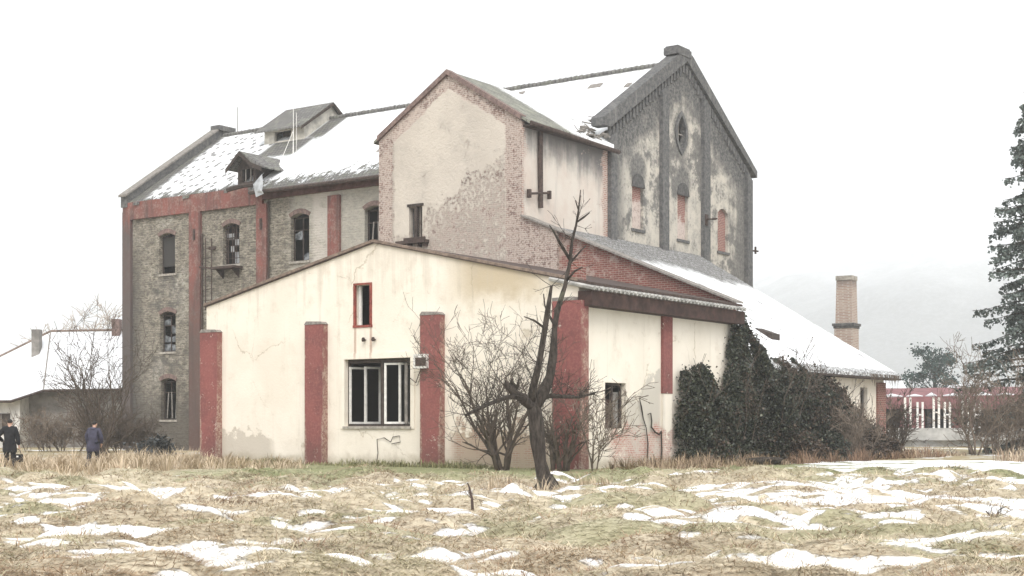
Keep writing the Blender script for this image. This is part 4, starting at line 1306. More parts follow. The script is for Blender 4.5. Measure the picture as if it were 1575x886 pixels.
# ==================================================================== RED SHED on the right
sh = thing('open_shed', 'long low red shed with snow along its roof edge beyond the lean-to', 'shed', (34, 118, 0))
sx0, sx1, sy = 28.6, 44.0, 117.0
mb = MB()
mb.add([(sx0, sy, 2.95), (sx1, sy, 2.95), (sx1, sy + .1, 4.1), (sx0, sy + .1, 3.85), (sx0, sy + .15, 2.95), (sx1, sy + .15, 2.95), (sx1, sy + 6, 4.9), (sx0, sy + 6, 4.7)],
       [(0, 1, 2, 3), (3, 2, 6, 7), (0, 1, 5, 4), (4, 5, 6, 7), (0, 3, 7, 4), (1, 2, 6, 5)])
shr = mb.build('roof', 'shed_red', sh)
mb = MB()
x = sx0
while x < sx1:
    w = rnd.uniform(.6, 2.2); h = rnd.uniform(.05, .16)
    mb.tube([(x, sy + .25, 3.9 + (x - sx0) * .016), (x + w * .5, sy + .25, 3.93 + h * .6 + (x - sx0) * .016), (x + w, sy + .25, 3.9 + (x + w - sx0) * .016)], [.05, .05 + h, .05], 6)
    x += w + rnd.uniform(.1, .8)
mb.build('snow_edge', 'old_snow', shr, True)
mb = MB(); mb.box(sx0, sx1, sy + 4.6, sy + 4.8, 0, 4.4); mb.box(sx0, sx0 + .15, sy + .4, sy + 4.59, 0, 3.7); mb.box(33.2, 33.5, sy + .5, sy + 4.59, 1.3, 3.7)
mb.build('wall', 'shed_dark', sh)
for xa, xb in ((31.0, 33.0), (35.2, 36.9)): MB().box(xa, xb, sy + .5, sy + .6, 1.4, 2.9).build('door', 'shed_red', sh)
mb = MB(); mb.box(28.0, 45, 112.0, 122, .5, 1.42); mb.box(28.3, 45, 112.5, 122, 0, .498)
pf = tag(mb.build('loading_platform', 'concrete', None, False, (36, 117, 0)), 'grey concrete platform along the foot of the red shed', 'platform')
first = None
for i, (px_, Y, hh, nm) in enumerate(((1396, 112.5, 2.35, 'leftmost'), (1440, 112.5, 2.35, 'middle'), (1485, 112.5, 2.4, 'right'), (1415, 115.5, 2.05, 'b'), (1457, 115.5, 2.05, 'c'), (1503, 115.5, 2.05, 'd'))):
    X = (px_ - 787.5) / 2260 * Y
    lab = {'leftmost': 'leftmost white double post on the front edge of the concrete platform', 'middle': 'middle white double post on the platform edge, dark stain at its foot',
           'right': 'white double post on the platform edge nearest the brown thicket', 'b': 'shorter white double post set back between the leftmost and middle front posts',
           'c': 'shorter white double post set back between the middle and right front posts', 'd': 'set back white double post half hidden behind the brown thicket'}[nm]
    t = thing('double_post', lab, 'post', (X, Y, 1.42), 0, 'white double posts on the platform')
    if first is None:
        for dx in (-.2, .2):
            MB().box(X + dx - .075, X + dx + .075, Y - .07, Y + .07, 1.42, 1.42 + 2.3).build('post', 'white_paint', t)
        MB().box(X - .124, X + .124, Y - .04, Y + .04, 2.55, 2.66).build('crossbar', 'white_paint', t)
        first = t
    else:
        for chd in first.children:
            c = chd.copy(); COL.objects.link(c); c.parent = t
    t.scale = (1, 1, hh / 2.3)
# two snow-roofed houses far behind
for i, (x0, x1, Y, ze, zr, lab) in enumerate(((37.6, 45.5, 150, 4.2, 5.9, 'snow capped hut roof showing above the right end of the red shed'), (33.0, 42.0, 145, 5.3, 6.9, 'white walled house with a snowy roof just beyond the lean-to eaves'))):
    if i == 0: x0, x1 = (1462 - 787.5) / 2260 * Y, (1512 - 787.5) / 2260 * Y
    else: x0, x1 = (1330 - 787.5) / 2260 * Y, (1392 - 787.5) / 2260 * Y
    t = thing('distant_house', lab, 'house', ((x0 + x1) / 2, Y, 0))
    MB().box(x0 + .3, x1 - .4, Y, Y + 6, 0, ze).build('wall', 'pale_render', t)
    mb = MB()
    if i == 0: mb.pprism(PLW, [], 0, 1) if False else mb.add([(x0, Y - .4, ze), (x1, Y - .4, ze), ((x0 + x1) / 2, Y - .4, zr), (x0, Y + 6, ze), (x1, Y + 6, ze), ((x0 + x1) / 2, Y + 6, zr)], [(0, 1, 2), (3, 4, 5), (0, 2, 5, 3), (1, 2, 5, 4), (0, 1, 4, 3)])
    else: mb.add([(x0, Y - .6, ze), (x1, Y - .6, ze), (x1, Y + 3, zr), (x0, Y + 3, zr), (x1, Y + 6.6, ze), (x0, Y + 6.6, ze)], [(0, 1, 2, 3), (3, 2, 4, 5), (0, 1, 4, 5), (1, 2, 4), (0, 3, 5)])
    rf = mb.build('roof', 'old_snow', t)
    MB().box(x0 + .02, x1 + .02, Y - .7, Y - .6, ze - .25, ze - .02).build('eaves_board', 'dark_timber', rf)

#PLANTS#
# ==================================================================== VEGETATION
def at(u, v, Y):
    """real point Y metres out that the photograph shows at pixel u, v"""
    return Vector(((u - 787.5) / 2260 * Y, Y, (655 - v) / 2260 * Y + CAM_H))


def gz(x, y):
    if FX0 < x < x1 and FY0 < y < y1:
        return float(grid_sample(GH, np.array([x]), np.array([y]))[0])
    return 0.0


def grow(mb, p, d, L_, r, lvl, rr, up=.15, kids=(3, 5), wig=.25, shrink=.62, rmin=.006, nside=None, spread=(.5, 1.1)):
    segs = 5 if lvl > 1 else 3
    pts = [p.copy()]; rads = [r]
    d = d.normalized()
    for i in range(segs):
        d = (d + Vector((rr.gauss(0, wig), rr.gauss(0, wig), rr.gauss(0, wig) + up)) * .5).normalized()
        p = p + d * (L_ / segs)
        pts.append(p.copy()); rads.append(max(rmin, r * (1 - .62 * (i + 1) / segs)))
    mb.tube(pts, rads, nside or (6 if lvl > 2 else (4 if lvl > 1 else 3)), False)
    if lvl <= 0: return
    for k in range(rr.randint(*kids)):
        t = rr.uniform(.25, 1.0)
        i = min(segs - 1, int(t * segs)); f = t * segs - i
        q = pts[i].lerp(pts[i + 1], f)
        base = (pts[i + 1] - pts[i]).normalized()
        side = base.cross(Vector((rr.gauss(0, 1), rr.gauss(0, 1), rr.gauss(0, 1)))).normalized()
        an = rr.uniform(*spread)
        nd = base * math.cos(an) + side * math.sin(an)
        grow(mb, q, nd, L_ * shrink * rr.uniform(.7, 1.15), max(rmin, rads[i] * .6), lvl - 1, rr, up, kids, wig, shrink, rmin, None, spread)


def leaves(name, P, size, tint, mat, parent, seed, flat=False):
    """one small bent two-triangle leaf per point"""
    g = np.random.default_rng(seed)
    n = len(P)
    d = g.normal(size=(n, 3)); d /= np.linalg.norm(d, axis=1)[:, None]
    e = np.cross(d, g.normal(size=(n, 3))); e /= np.linalg.norm(e, axis=1)[:, None]
    s = (size * g.uniform(.6, 1.35, n))[:, None]
    nn = np.cross(d, e)
    V = np.stack([P - d * s * .5, P + e * s * .36 + nn * s * .12, P + d * s * .5, P - e * s * .36 + nn * s * .12], 1).reshape(-1, 3)
    k = np.arange(n)[:, None] * 4
    F = np.concatenate([k + [0, 1, 2], k + [0, 2, 3]])
    return np_obj(name, V, [F], mat, np.repeat(tint, 4, 0), parent)


def tints(n, c0, c1, g, var=.25):
    t = g.random((n, 1))
    return np.clip((np.array(c0) * (1 - t) + np.array(c1) * t) * (1 + g.normal(0, var, (n, 1))), .004, 1)


# ---- the dead, broken fruit tree in the meadow
TY = 36.0
bx_, by_ = at(840, 757, TY).x, TY
dead = thing('dead_tree', 'dead broken fruit tree with bare dark limbs in the meadow before the annex', 'tree', (bx_, by_, gz(bx_, by_)))
LIMBS = [
    ('trunk', 'bark', [(845, 766, 17, 0), (838, 740, 15.5, 0), (831, 710, 14, 0), (827, 680, 13.5, .03), (824, 645, 14, .05), (820, 622, 16, .05), (817, 610, 12, .05)]),
    ('stub_limb', 'bark', [(824, 628, 13, .05), (806, 614, 12, -.1), (793, 606, 10, -.2), (786, 598, 8, -.25), (780, 588, 3.5, -.3)]),
    ('limb', 'bark', [(806, 612, 6, -.15), (785, 610, 5.5, -.4), (765, 616, 5, -.6), (740, 627, 4.2, -.9), (716, 639, 3, -1.1)]),
    ('limb', 'bark', [(826, 616, 8, .1), (845, 609, 5, .4), (868, 610, 4, .7), (890, 611, 3.5, .9), (914, 605, 3, 1.1)]),
    ('limb', 'bark', [(822, 626, 13, .05), (836, 604, 12, .1), (846, 578, 10, .2), (851, 545, 9, .3), (853, 505, 6.6, .35), (857, 478, 5.6, .4), (869, 440, 4.9, .4), (877, 402, 4.0, .45), (880, 370, 3.3, .5), (886, 347, 2.7, .5), (890, 322, 2.0, .5), (893, 292, 1.1, .55)]),
    ('limb', 'bark', [(818, 620, 10, 0), (819, 600, 8.5, -.1), (829, 560, 7.4, -.3), (836, 518, 6.4, -.4), (842, 480, 5.2, -.5), (848, 440, 3.6, -.6)]),
    ('branch', 'bark', [(877, 400, 3.6, .45), (863, 377, 2.8, .3), (852, 357, 2.2, .2), (845, 346, 1.2, .2)]),
    ('branch', 'bark', [(888, 341, 2.4, .5), (898, 334, 1.9, .6), (907, 327, 1.1, .7)]),
    ('branch', 'bark', [(879, 402, 2.6, .45), (893, 386, 1.9, .7), (901, 378, 1.1, .8)]),
    ('branch', 'bark', [(871, 432, 2.8, .4), (884, 417, 2.2, .2), (896, 411, 1.2, .1)]),
    ('branch', 'bark', [(853, 500, 3.4, .35), (845, 486, 2.6, .6), (838, 470, 2.0, .8), (836, 452, 1.1, .9)]),
    ('branch', 'bark', [(838, 505, 2.8, -.4), (822, 493, 2.1, -.6), (806, 487, 1.1, -.7)]),
    ('branch', 'bark', [(890, 324, 1.6, .5), (885, 308, 1.0, .45)]),
]
for nm_, mt_, pl_ in LIMBS:
    mb = MB()
    mb.tube([at(u, v, TY + dy) for u, v, r, dy in pl_], [r * (.82 if nm_ == 'trunk' else .72) / 2260 * TY * (1 + .1 * rnd.gauss(0, 1)) for u, v, r, dy in pl_], 9 if nm_ in ('trunk', 'limb') else 6)
    if nm_ == 'stub_limb':
        for k in range(6):
            u, v = rnd.uniform(780, 800), rnd.uniform(588, 606)
            mb.tube([at(u, v, TY - .2), at(u + rnd.uniform(-10, 6), v - rnd.uniform(2, 16), TY - .3)], [.05, .02], 5)
    if nm_ == 'trunk':
        for k in range(6):
            an = k * 1.05; c = at(842, 757, TY)
            mb.tube([c + Vector((0, 0, .35)), c + Vector((math.cos(an) * .25, math.sin(an) * .25, .08)), c + Vector((math.cos(an) * .5, math.sin(an) * .5, -.12))], [.16, .1, .03], 6)
    if nm_ == 'limb':
        rr = random.Random(len(pl_))
        for k in range(22):
            i = rr.randrange(1, len(pl_)); u, v, r, dy = pl_[i]
            grow(mb, at(u, v, TY + dy), Vector((rr.uniform(-1, 1), rr.uniform(-1, 1), rr.uniform(-.2, 1))), rr.uniform(.25, .8), .011, 1, rr, .1, (2, 4), .3, .6, .005)
    mb.build(nm_, mt_, dead, True)

# ---- bare shrubs
def shrub(name, label, u, v, Y, stems, H_, r0, lvl, seed, mat='twig', fan=.5, group=None, leanx=0.0, kids=(3, 5), wig=.25, rmin=.008, cat='shrub', basespread=.35, up=.15, shrink=.62):
    p = at(u, v, Y); p.z = gz(p.x, p.y)
    t = thing(name, label, cat, p, 0, group)
    rr = random.Random(seed)
    main, tw = MB(), MB()
    for k in range(stems):
        an = 2 * math.pi * (k + rr.random()) / stems
        q = p + Vector((math.cos(an), math.sin(an) * .8, 0)) * basespread * rr.random() + Vector((0, 0, -.08))
        d = Vector((math.cos(an) * fan * rr.uniform(.4, 1.3) + leanx, math.sin(an) * fan * rr.uniform(.3, 1.2), 1))
        L_ = H_ * rr.uniform(.5, .8)
        segs = 6; pts = [q]; rads = [r0]
        dd = d.normalized()
        for i in range(segs):
            dd = (dd + Vector((rr.gauss(0, wig), rr.gauss(0, wig), rr.gauss(0, wig * .5) + up)) * .4).normalized()
            q = q + dd * L_ / segs; pts.append(q); rads.append(max(rmin, r0 * (1 - .7 * (i + 1) / segs)))
        main.tube(pts, rads, 6)
        for j in range(1, segs + 1):
            for _ in range(rr.randint(*kids) - 1):
                base = dd
                side = base.cross(Vector((rr.gauss(0, 1), rr.gauss(0, 1), rr.gauss(0, 1)))).normalized()
                a2 = rr.uniform(.35, 1.0)
                grow(tw, pts[j], base * math.cos(a2) + side * math.sin(a2), H_ * rr.uniform(.22, .42), rads[j] * .62, lvl, rr, up, kids, wig, shrink, rmin)
    main.build('stem', mat, t, True)
    tw.build('twigs', mat, t, fixn=False)
    return t


shrub('bare_shrub', 'bare many stemmed shrub against the cream gable left of the dead tree', 772, 712, 53.0, 7, 5.1, .085, 3, 3, 'twig', .48, leanx=-.18, kids=(2, 3), rmin=.007)
shrub('bare_shrub', 'dark tangled shrub by the corner pilaster right of the dead tree', 864, 714, 52.0, 5, 2.6, .10, 2, 5, 'twig', .16, kids=(2, 3), rmin=.008)
shrub('bare_shrub', 'bare shrub with fine arching twigs in front of the cottage', 158, 702, 78.0, 8, 7.0, .09, 2, 9, 'twig', .6, kids=(2, 3), rmin=.012)
shrub('bramble_thicket', 'low grey brown bramble thicket at the foot of the cottage wall', 95, 700, 92.0, 22, 2.6, .03, 2, 12, 'brown_twig', .75, kids=(2, 4), rmin=.014, basespread=2.6)
shrub('bramble_thicket', 'dark bramble thicket between the blue jacketed person and the grey mill corner', 182, 702, 88.0, 18, 2.6, .035, 2, 13, 'twig', .7, kids=(2, 4), rmin=.014, basespread=1.6)
shrub('bramble_thicket', 'tall brown thicket under the conifer at the right edge', 1550, 702, 82.0, 26, 3.9, .04, 2, 14, 'brown_twig', .45, kids=(2, 3), rmin=.014, basespread=2.6)
shrub('bare_shrub', 'slender bare sapling rising in front of the conifer', 1500, 700, 80.0, 3, 6.2, .06, 2, 15, 'brown_twig', .4, kids=(2, 4), rmin=.012)
shrub('bare_shrub', 'thin bare shrub beside the small side window of the annex', 912, 712, 52.5, 3, 3.6, .03, 2, 16, 'brown_twig', .4, kids=(2, 4), rmin=.01)
shrub('bramble_thicket', 'brown dry thicket at the right end of the ivy hedge by the yellow wall', 1300, 704, 68.0, 18, 2.6, .03, 2, 17, 'brown_twig', .4, kids=(2, 3), rmin=.012, basespread=1.3)
shrub('bare_shrub', 'small leafless bush just past the far corner of the lean-to', 1378, 694, 88.0, 9, 3.4, .05, 2, 18, 'twig', .3, kids=(2, 3), rmin=.016, basespread=.5)

# ---- frosty tree crowns behind the cottage
for (u, Y, H_, sd_, lab) in ((150, 136, 13.0, 31, 'frosty bare tree behind the cottage close to the mill corner'), (100, 140, 11.6, 32, 'frosty bare tree behind the left part of the cottage roof')):
    p = at(u, 655, Y); p.z = 0
    t = thing('bare_tree', lab, 'tree', p)
    rr = random.Random(sd_)
    mb = MB(); mb.tube([p, p + Vector((.1, 0, 3)), p + Vector((0, .1, 6))], [.3, .24, .18], 8); mb.build('trunk', 'frosted_twig', t, True)
    mb = MB()
    for k in range(13):
        an = rr.uniform(0, 6.28)
        grow(mb, p + Vector((0, 0, rr.uniform(3, 6))), Vector((math.cos(an) * .8, math.sin(an) * .8, rr.uniform(.4, 1.2))), H_ * .42, .09, 3, rr, .08, (3, 5), .25, .6, .028)
    mb.build('crown', 'frosted_twig', t, fixn=False)

# ---- conifer at the right edge
g = np.random.default_rng(5)
cY = 84.0; cp = at(1589, 655, cY); cp.z = 0
con = thing('conifer', 'tall dark spruce cut by the right edge of the photo', 'tree', cp)
HT = 21.2
MB().tube([cp, cp + Vector((0, 0, HT * .5)), cp + Vector((0, 0, HT))], [.34, .2, .03], 9).build('trunk', 'bark', con, True)
mb = MB(); PP = []; TT = []
rr = random.Random(8)
z = 1.0
while z < HT - .3:
    f = 1 - z / HT
    nb = rr.randint(5, 7)
    for k in range(nb):
        an = rr.uniform(0, 6.283)
        L_ = (.35 + 4.7 * f ** .8) * rr.uniform(.6, 1.1)
        q = cp + Vector((0, 0, z + rr.uniform(-.2, .2)))
        d = Vector((math.cos(an), math.sin(an), rr.uniform(-.05, .25)))
        pts = [q]; ns = 6
        for i in range(ns):
            d = (d + Vector((0, 0, -.10 if i < 4 else .12))).normalized()
            q = q + d * L_ / ns; pts.append(q)
        mb.tube(pts, [.06 * f + .02] * 3 + [.02] * 4, 4, False)
        side = d.cross(Vector((0, 0, 1))).normalized()
        m_ = int(36 * L_ + 12)
        for j in range(m_):
            t_ = rr.uniform(.18, 1.0) ** .8
            i = min(ns - 1, int(t_ * ns)); c = pts[i].lerp(pts[i + 1], t_ * ns - i)
            w_ = (.16 + .62 * (1 - t_)) * min(1.0, L_ / 2.5)
            s_ = rr.gauss(0, .55)
            PP.append(c + side * w_ * s_ + Vector((rr.gauss(0, .05), rr.gauss(0, .05), -abs(rr.gauss(0, .17)) - .14 * abs(s_))))
            TT.append(.5 + .5 * t_)
    z += rr.uniform(.42, .72) * (.6 + .7 * f)
mb.build('branches', 'bark', con, fixn=False)
PP = np.array([tuple(p) for p in PP]); n_ = len(PP)
tt = tints(n_, (.075, .098, .088), (.18, .205, .185), g)
leaves('foliage', PP, .22, tt, 'needles', con, 6)

# ---- rounded pine in the mist
pY = 190.0; pp = at(1437, 655, pY); pp.z = 0
pine = thing('pine_tree', 'round topped pine fading into the mist beyond the red shed', 'tree', pp)
MB().tube([pp, pp + Vector((0, 0, 6)), pp + Vector((.2, 0, 9.5))], [.3, .24, .1], 8).build('trunk', 'bark', pine, True)
PP = []; mb = MB()
rr = random.Random(21)
for k in range(40):
    an = rr.uniform(0, 6.283); h = rr.uniform(3.4, 11.5)
    rad = 4.0 * math.sqrt(max(.03, 1 - ((h - 5.2) / 6.9) ** 2)) * rr.uniform(.35, 1.05)
    c = pp + Vector((math.cos(an) * rad, math.sin(an) * rad, h))
    mb.tube([pp + Vector((0, 0, h * .75)), c], [.08, .03], 4, False)
    n_ = 110
    q = g.normal(size=(n_, 3)) * np.array([.62, .62, .36]) * rr.uniform(.7, 1.35) + np.array(c)
    PP.append(q)
mb.build('branches', 'bark', pine, fixn=False)
PP = np.concatenate(PP)
leaves('foliage', PP, .34, tints(len(PP), (.03, .055, .05), (.06, .09, .08), g), 'needles', pine, 22)


# ---- ivy
def to_world(loc):
    A_, B_ = np.array(A), np.array(B)
    return np.array(C0) + loc[:, :1] * A_ + loc[:, 1:2] * B_ + loc[:, 2:3] * np.array([0, 0, 1.0])


def ivy(name, label, outline, thick, n, seed, size, c0, c1, base, brown=None, stems=14):
    """leaves hanging in a ragged layer on the wall: outline lists (b, top z), thick is the depth at the foot"""
    t = thing(name, label, 'ivy', W(*base))
    g = np.random.default_rng(seed)
    ob, oz = np.array(outline).T
    m = n * 3
    b = g.uniform(ob[0], ob[-1], m)
    top = np.interp(b, ob, oz) * (1 + .34 * (fbm(b * 1.1, b * 0 + 3, seed, 3) - .5)) + .5 * (vnoise(b * 4.2, b * 0, seed + 5) - .45)
    z = top * g.random(m) ** .85
    f = np.clip(z / np.maximum(top, .1), 0, 1)
    endw = np.clip(np.minimum(b - ob[0], ob[-1] - b) / .7, 0, 1) ** .5
    depth = (thick * (1 - f ** 2.4) * (.35 + .65 * endw) + .22) * (.45 + 1.1 * fbm(b * .75, z * .8, seed + 1, 3)) * (.8 + .4 * vnoise(b * 2.6, z * 2.6, seed + 2))
    a = .05 + depth * (1 - .55 * g.random(m) ** 1.6)
    dens = fbm(b * 1.25, z * 1.25, seed + 4, 3)
    ok = (dens > .40 + .10 * f) | (g.random(m) < .16)
    ok &= (z > .03) & (top > .15)
    loc = np.stack([a, b, z], 1)[ok][:n]
    stray = g.random(len(loc)) < .12
    loc[stray] += g.normal(0, .15, (stray.sum(), 3))
    Pw = to_world(loc)
    tt = tints(len(Pw), c0, c1, g, .35)
    pale = g.random(len(Pw)) < .03
    tt[pale] = np.array([.13, .135, .095]) * g.uniform(.6, 1.3, (pale.sum(), 1))
    bw_ = vnoise(loc[:, 1] * .9 + 40, loc[:, 2] * .9, seed + 3) * .6
    if brown: bw_ = bw_ + brown * np.clip((loc[:, 1] - ob[0]) / (ob[-1] - ob[0]), 0, 1) * .6 + .14 * (1 - np.clip(loc[:, 2] / 1.6, 0, 1))
    isb = (bw_ + g.normal(0, .10, len(bw_)) > .50)[:, None]
    tt = np.where(isb, np.array([.085, .058, .040]) * g.uniform(.35, 1.3, (len(Pw), 1)), tt)
    leaves('leaves', Pw, size, tt, 'leaf', t, seed + 2)
    mb = MB(); rr = random.Random(seed)
    for k in range(stems):
        bb = rr.uniform(ob[0] + .2, ob[-1] - .2); tz = float(np.interp(bb, ob, oz))
        q = W(.1 + thick * rr.uniform(.1, .75), bb, 0)
        grow(mb, q, Vector((rr.uniform(-.2, .3), rr.uniform(-.3, .3), 1)), tz * rr.uniform(.55, .95), .035, 2, rr, .2, (3, 5), .25, .42, .009)
    mb.build('stems', 'twig', t, fixn=False)
    return t


ivy('ivy_bush', 'round dark ivy bush against the side wall pilaster of the annex',
    [(6.9, .4), (7.0, 2.6), (7.4, 3.5), (8.3, 4.05), (9.4, 3.75), (10.2, 3.3), (10.9, 2.2), (11.2, 1.2)], 1.0, 24000, 51, .13, (.010, .013, .009), (.045, .052, .030), (.7, 9.2), .2, 10)
ivy('ivy_column', 'tall ivy climbing the end of the brick fire wall up to the eaves',
    [(10.9, .5), (11.1, 3.2), (11.6, 4.6), (12.1, 5.4), (12.5, 6.0), (13.0, 6.15), (13.25, 5.5)], .75, 21000, 61, .125, (.011, .014, .010), (.05, .058, .034), (.5, 12.3), None, 8)
ivy('ivy_hedge', 'long dark ivy hedge covering the lower lean-to wall under the snow roof',
    [(12.9, 1.5), (13.1, 5.9), (13.8, 5.2), (15.4, 4.7), (17.5, 4.35), (20.3, 4.1), (22.3, 3.9), (23.8, 3.0), (25.0, 2.2), (26.2, 1.3), (26.6, .4)], 2.1, 80000, 71, .13, (.010, .013, .009), (.045, .050, .030), (1.0, 18.0), .55, 44)
# vine stems left on the side wall
mb = MB()
mb.tube([AS(4.3, 2.7, .06), AS(4.45, 2.3, .07), AS(4.6, 1.9, .06), AS(4.8, 1.5, .08), AS(4.9, .9, .1), AS(4.8, 0, .12)], [.012, .032, .022, .02, .03, .035], 6)
mb.tube([AS(4.95, 2.05, .06), AS(5.15, 2.1, .08), AS(5.25, 1.8, .07), AS(5.2, 1.55, .08), AS(5.5, 1.35, .08), AS(5.8, 1.25, .1), AS(5.95, 1.4, .1), AS(6.0, .6, .1), AS(5.9, 0, .12)], [.015, .025, .03, .032, .035, .035, .028, .035, .035], 6)
tv = thing('vine_stems', 'dark bare vine stems clinging to the side wall beside the small window', 'vine', W(.1, 5.0), TH); OFF[tv.name] = Vector((.1, 5.0, 0))
mb.build('stems', 'bark', tv, True)
mb = MB()
mb.tube([AF(-9.7, 0, .06), AF(-9.62, .5, .05), AF(-9.68, 1.05, .04), AF(-9.3, 1.12, .04), AF(-8.95, .95, .05), AF(-8.85, 1.15, .04), AF(-8.5, 1.2, .04), AF(-8.45, .95, .05), AF(-8.9, .88, .05)], .016, 5)
tv = thing('vine_stems', 'thin dry creeper stem on the cream wall below the large window', 'vine', W(-9.6, -.1), TH); OFF[tv.name] = Vector((-9.6, -.1, 0))
mb.build('stems', 'bark', tv)

# ---- grass: matted straw over the meadow
def blades(name, x, y, length, width, az, lean, tint, mat='grass_blades', z0=None, droop=.5):
    n = len(x)
    z = grid_sample(GH, x, y) if z0 is None else z0
    b0 = np.stack([x, y, z - .01], 1)
    h = np.stack([np.cos(az), np.sin(az), 0 * az], 1)
    s = np.stack([-np.sin(az), np.cos(az), 0 * az], 1) * (width * .5)[:, None]
    up = np.array([0, 0, 1.0])
    cl, sl_ = np.cos(lean)[:, None], np.sin(lean)[:, None]
    mid = b0 + (h * sl_ + up * cl) * (length * .55)[:, None]
    l2 = np.minimum(lean + droop * (.6 + .8 * ((az * 7.3) % 1)), 1.72)
    tip = mid + (h * np.sin(l2)[:, None] + up * np.cos(l2)[:, None]) * (length * .45)[:, None]
    V = np.stack([b0 - s, b0 + s, mid + s * .8, mid - s * .8, tip], 1).reshape(-1, 3)
    k = np.arange(n)[:, None] * 5
    return np_obj(name, V, [k + [0, 1, 2, 3], k + [3, 2, 4]], mat, np.repeat(tint, 5, 0))


def outside(x, y, pad=0.0):
    dx, dy = x - C0.x, y - C0.y
    a_ = dx * A.x + dy * A.y; b_ = dx * B.x + dy * B.y
    return ~((a_ > -19.9 - pad) & (a_ < .35 + pad) & (b_ > -.35 - pad)) & ~((b_ > 20 - pad) & (a_ < 0))


g = np.random.default_rng(77)
N = 460000
t_ = g.random(N)
y = 13.5 * (66 / 13.5) ** (t_ ** 1.15)
x = y * g.uniform(-.40, .42, N)
sm = grid_sample(SNOW, x, y); gm = grid_sample(GREEN, x, y); mh = grid_sample(MH, x, y)
keep = outside(x, y) & ((sm < .48) | (g.random(N) < .03 + .4 * np.clip((1.0 - sm) * 1.8, 0, 1) ** 2))
x, y, sm, gm, mh = x[keep], y[keep], sm[keep], gm[keep], mh[keep]
n = len(x)
tone = fbm(x * .5, y * .5, 61, 4)[:, None]
tn = tints(n, (.64, .555, .41), (.49, .41, .295), g, .12)
tn = np.where(tone > .53, tn * np.array([.72, .60, .51]), tn)
tn = np.where(tone < .45, tn * np.array([.9, .95, .84]), tn)
gr = tints(n, (.16, .18, .075), (.34, .34, .18), g, .15)
isg = (gm + g.normal(0, .22, n) > .58)[:, None]
tn = np.where(isg, gr, tn)
lean = np.clip(g.normal(1.44, .15, n), .8, 1.56)
az = fbm(x * .25, y * .25, 63, 2) * 9 + g.normal(0, .8, n)
ln = g.uniform(.07, .24, n) * (1 - .45 * (sm > .47)) * np.where(isg[:, 0], .7, 1)
tag(blades('dry_grass', x, y, ln, .003 + .00032 * y * g.uniform(.6, 1.3, n), az, lean, tn), kind='stuff')
# combed tussocks draped over their mounds
X, Y_, AZ, LN, TN = [], [], [], [], []
for mx_, my_, r_, hh, q in MOUNDS:
    if hh < .10 or not outside(np.array([mx_]), np.array([my_]), .3)[0]: continue
    m = int(270 * r_ * (1.2 if hh > .2 else .8))
    an = g.uniform(0, 6.283, m); rr_ = r_ * np.sqrt(g.random(m)) * .95
    X.append(mx_ + np.cos(an) * rr_ * 1.25); Y_.append(my_ + np.sin(an) * rr_)
    AZ.append(an + g.normal(0, .45, m) + (q - .5) * 1.5); LN.append(g.uniform(.16, .40, m) * (.6 + hh * 1.4))
    if q < .36: c0, c1 = (.33, .22, .145), (.20, .13, .085)
    elif q < .82: c0, c1 = (.62, .53, .39), (.47, .395, .275)
    else: c0, c1 = (.34, .33, .20), (.45, .41, .27)
    TN.append(tints(m, c0, c1, g, .22))
x, y, az, ln, tn = map(np.concatenate, (X, Y_, AZ, LN, TN))
k = (y > 9) & (y < 66)
x, y, az, ln, tn = x[k], y[k], az[k], ln[k], tn[k]
n = len(x)
tag(blades('tussock_grass', x, y, ln, .003 + .0003 * y * g.uniform(.6, 1.3, n), az, np.clip(g.normal(1.36, .2, n), .5, 1.56), tn), kind='stuff')

# tall dry stalks at the wall feet and on the left
X, Y_, LN, TN, LE, AZS = [], [], [], [], [], []
def stand(m, fx, hmin, hmax, c0, c1, lean=.5):
    xx, yy = fx(m)
    cl = fbm(xx * .8, yy * .8, 71, 3)
    k = (cl > .5 - .12 * g.random(m)) & outside(xx, yy, .02)
    xx, yy = xx[k], yy[k]
    X.append(xx); Y_.append(yy)
    LN.append(g.uniform(hmin, hmax, len(xx)) * (.35 + 1.1 * np.clip((cl[k] - .42) * 4, 0, 1)))
    TN.append(tints(len(xx), c0, c1, g, .2)); LE.append(np.abs(g.normal(0, lean, len(xx)))); AZS.append(g.uniform(0, 6.283, len(xx)))


def strip(a0, a1, b0, b1):
    def f(m):
        a_ = g.uniform(a0, a1, m); b_ = g.uniform(b0, b1, m)
        return C0.x + a_ * A.x + b_ * B.x, C0.y + a_ * A.y + b_ * B.y
    return f


def box_(xa, xb, ya, yb): return lambda m: (g.uniform(xa, xb, m), g.uniform(ya, yb, m))


def tufts(m, fx, hmin, hmax, c0, c1, per=40):
    xx, yy = fx(m)
    k = outside(xx, yy, .1)
    xx, yy = xx[k], yy[k]
    for cx_, cy_ in zip(xx, yy):
        q = g.integers(per // 2, per); hh = g.uniform(hmin, hmax); tl = g.normal(0, .22, 2)
        ox, oy = g.normal(0, .13, q), g.normal(0, .13, q)
        X.append(cx_ + ox); Y_.append(cy_ + oy)
        LN.append(hh * g.uniform(.45, 1.1, q)); TN.append(tints(q, c0, c1, g, .14) * g.uniform(.8, 1.15))
        LE.append(np.clip(np.hypot(ox / .13 * .3 + tl[0], oy / .13 * .3 + tl[1]), 0, 1.3)); AZS.append(np.arctan2(oy / .13 * .3 + tl[1], ox / .13 * .3 + tl[0]))


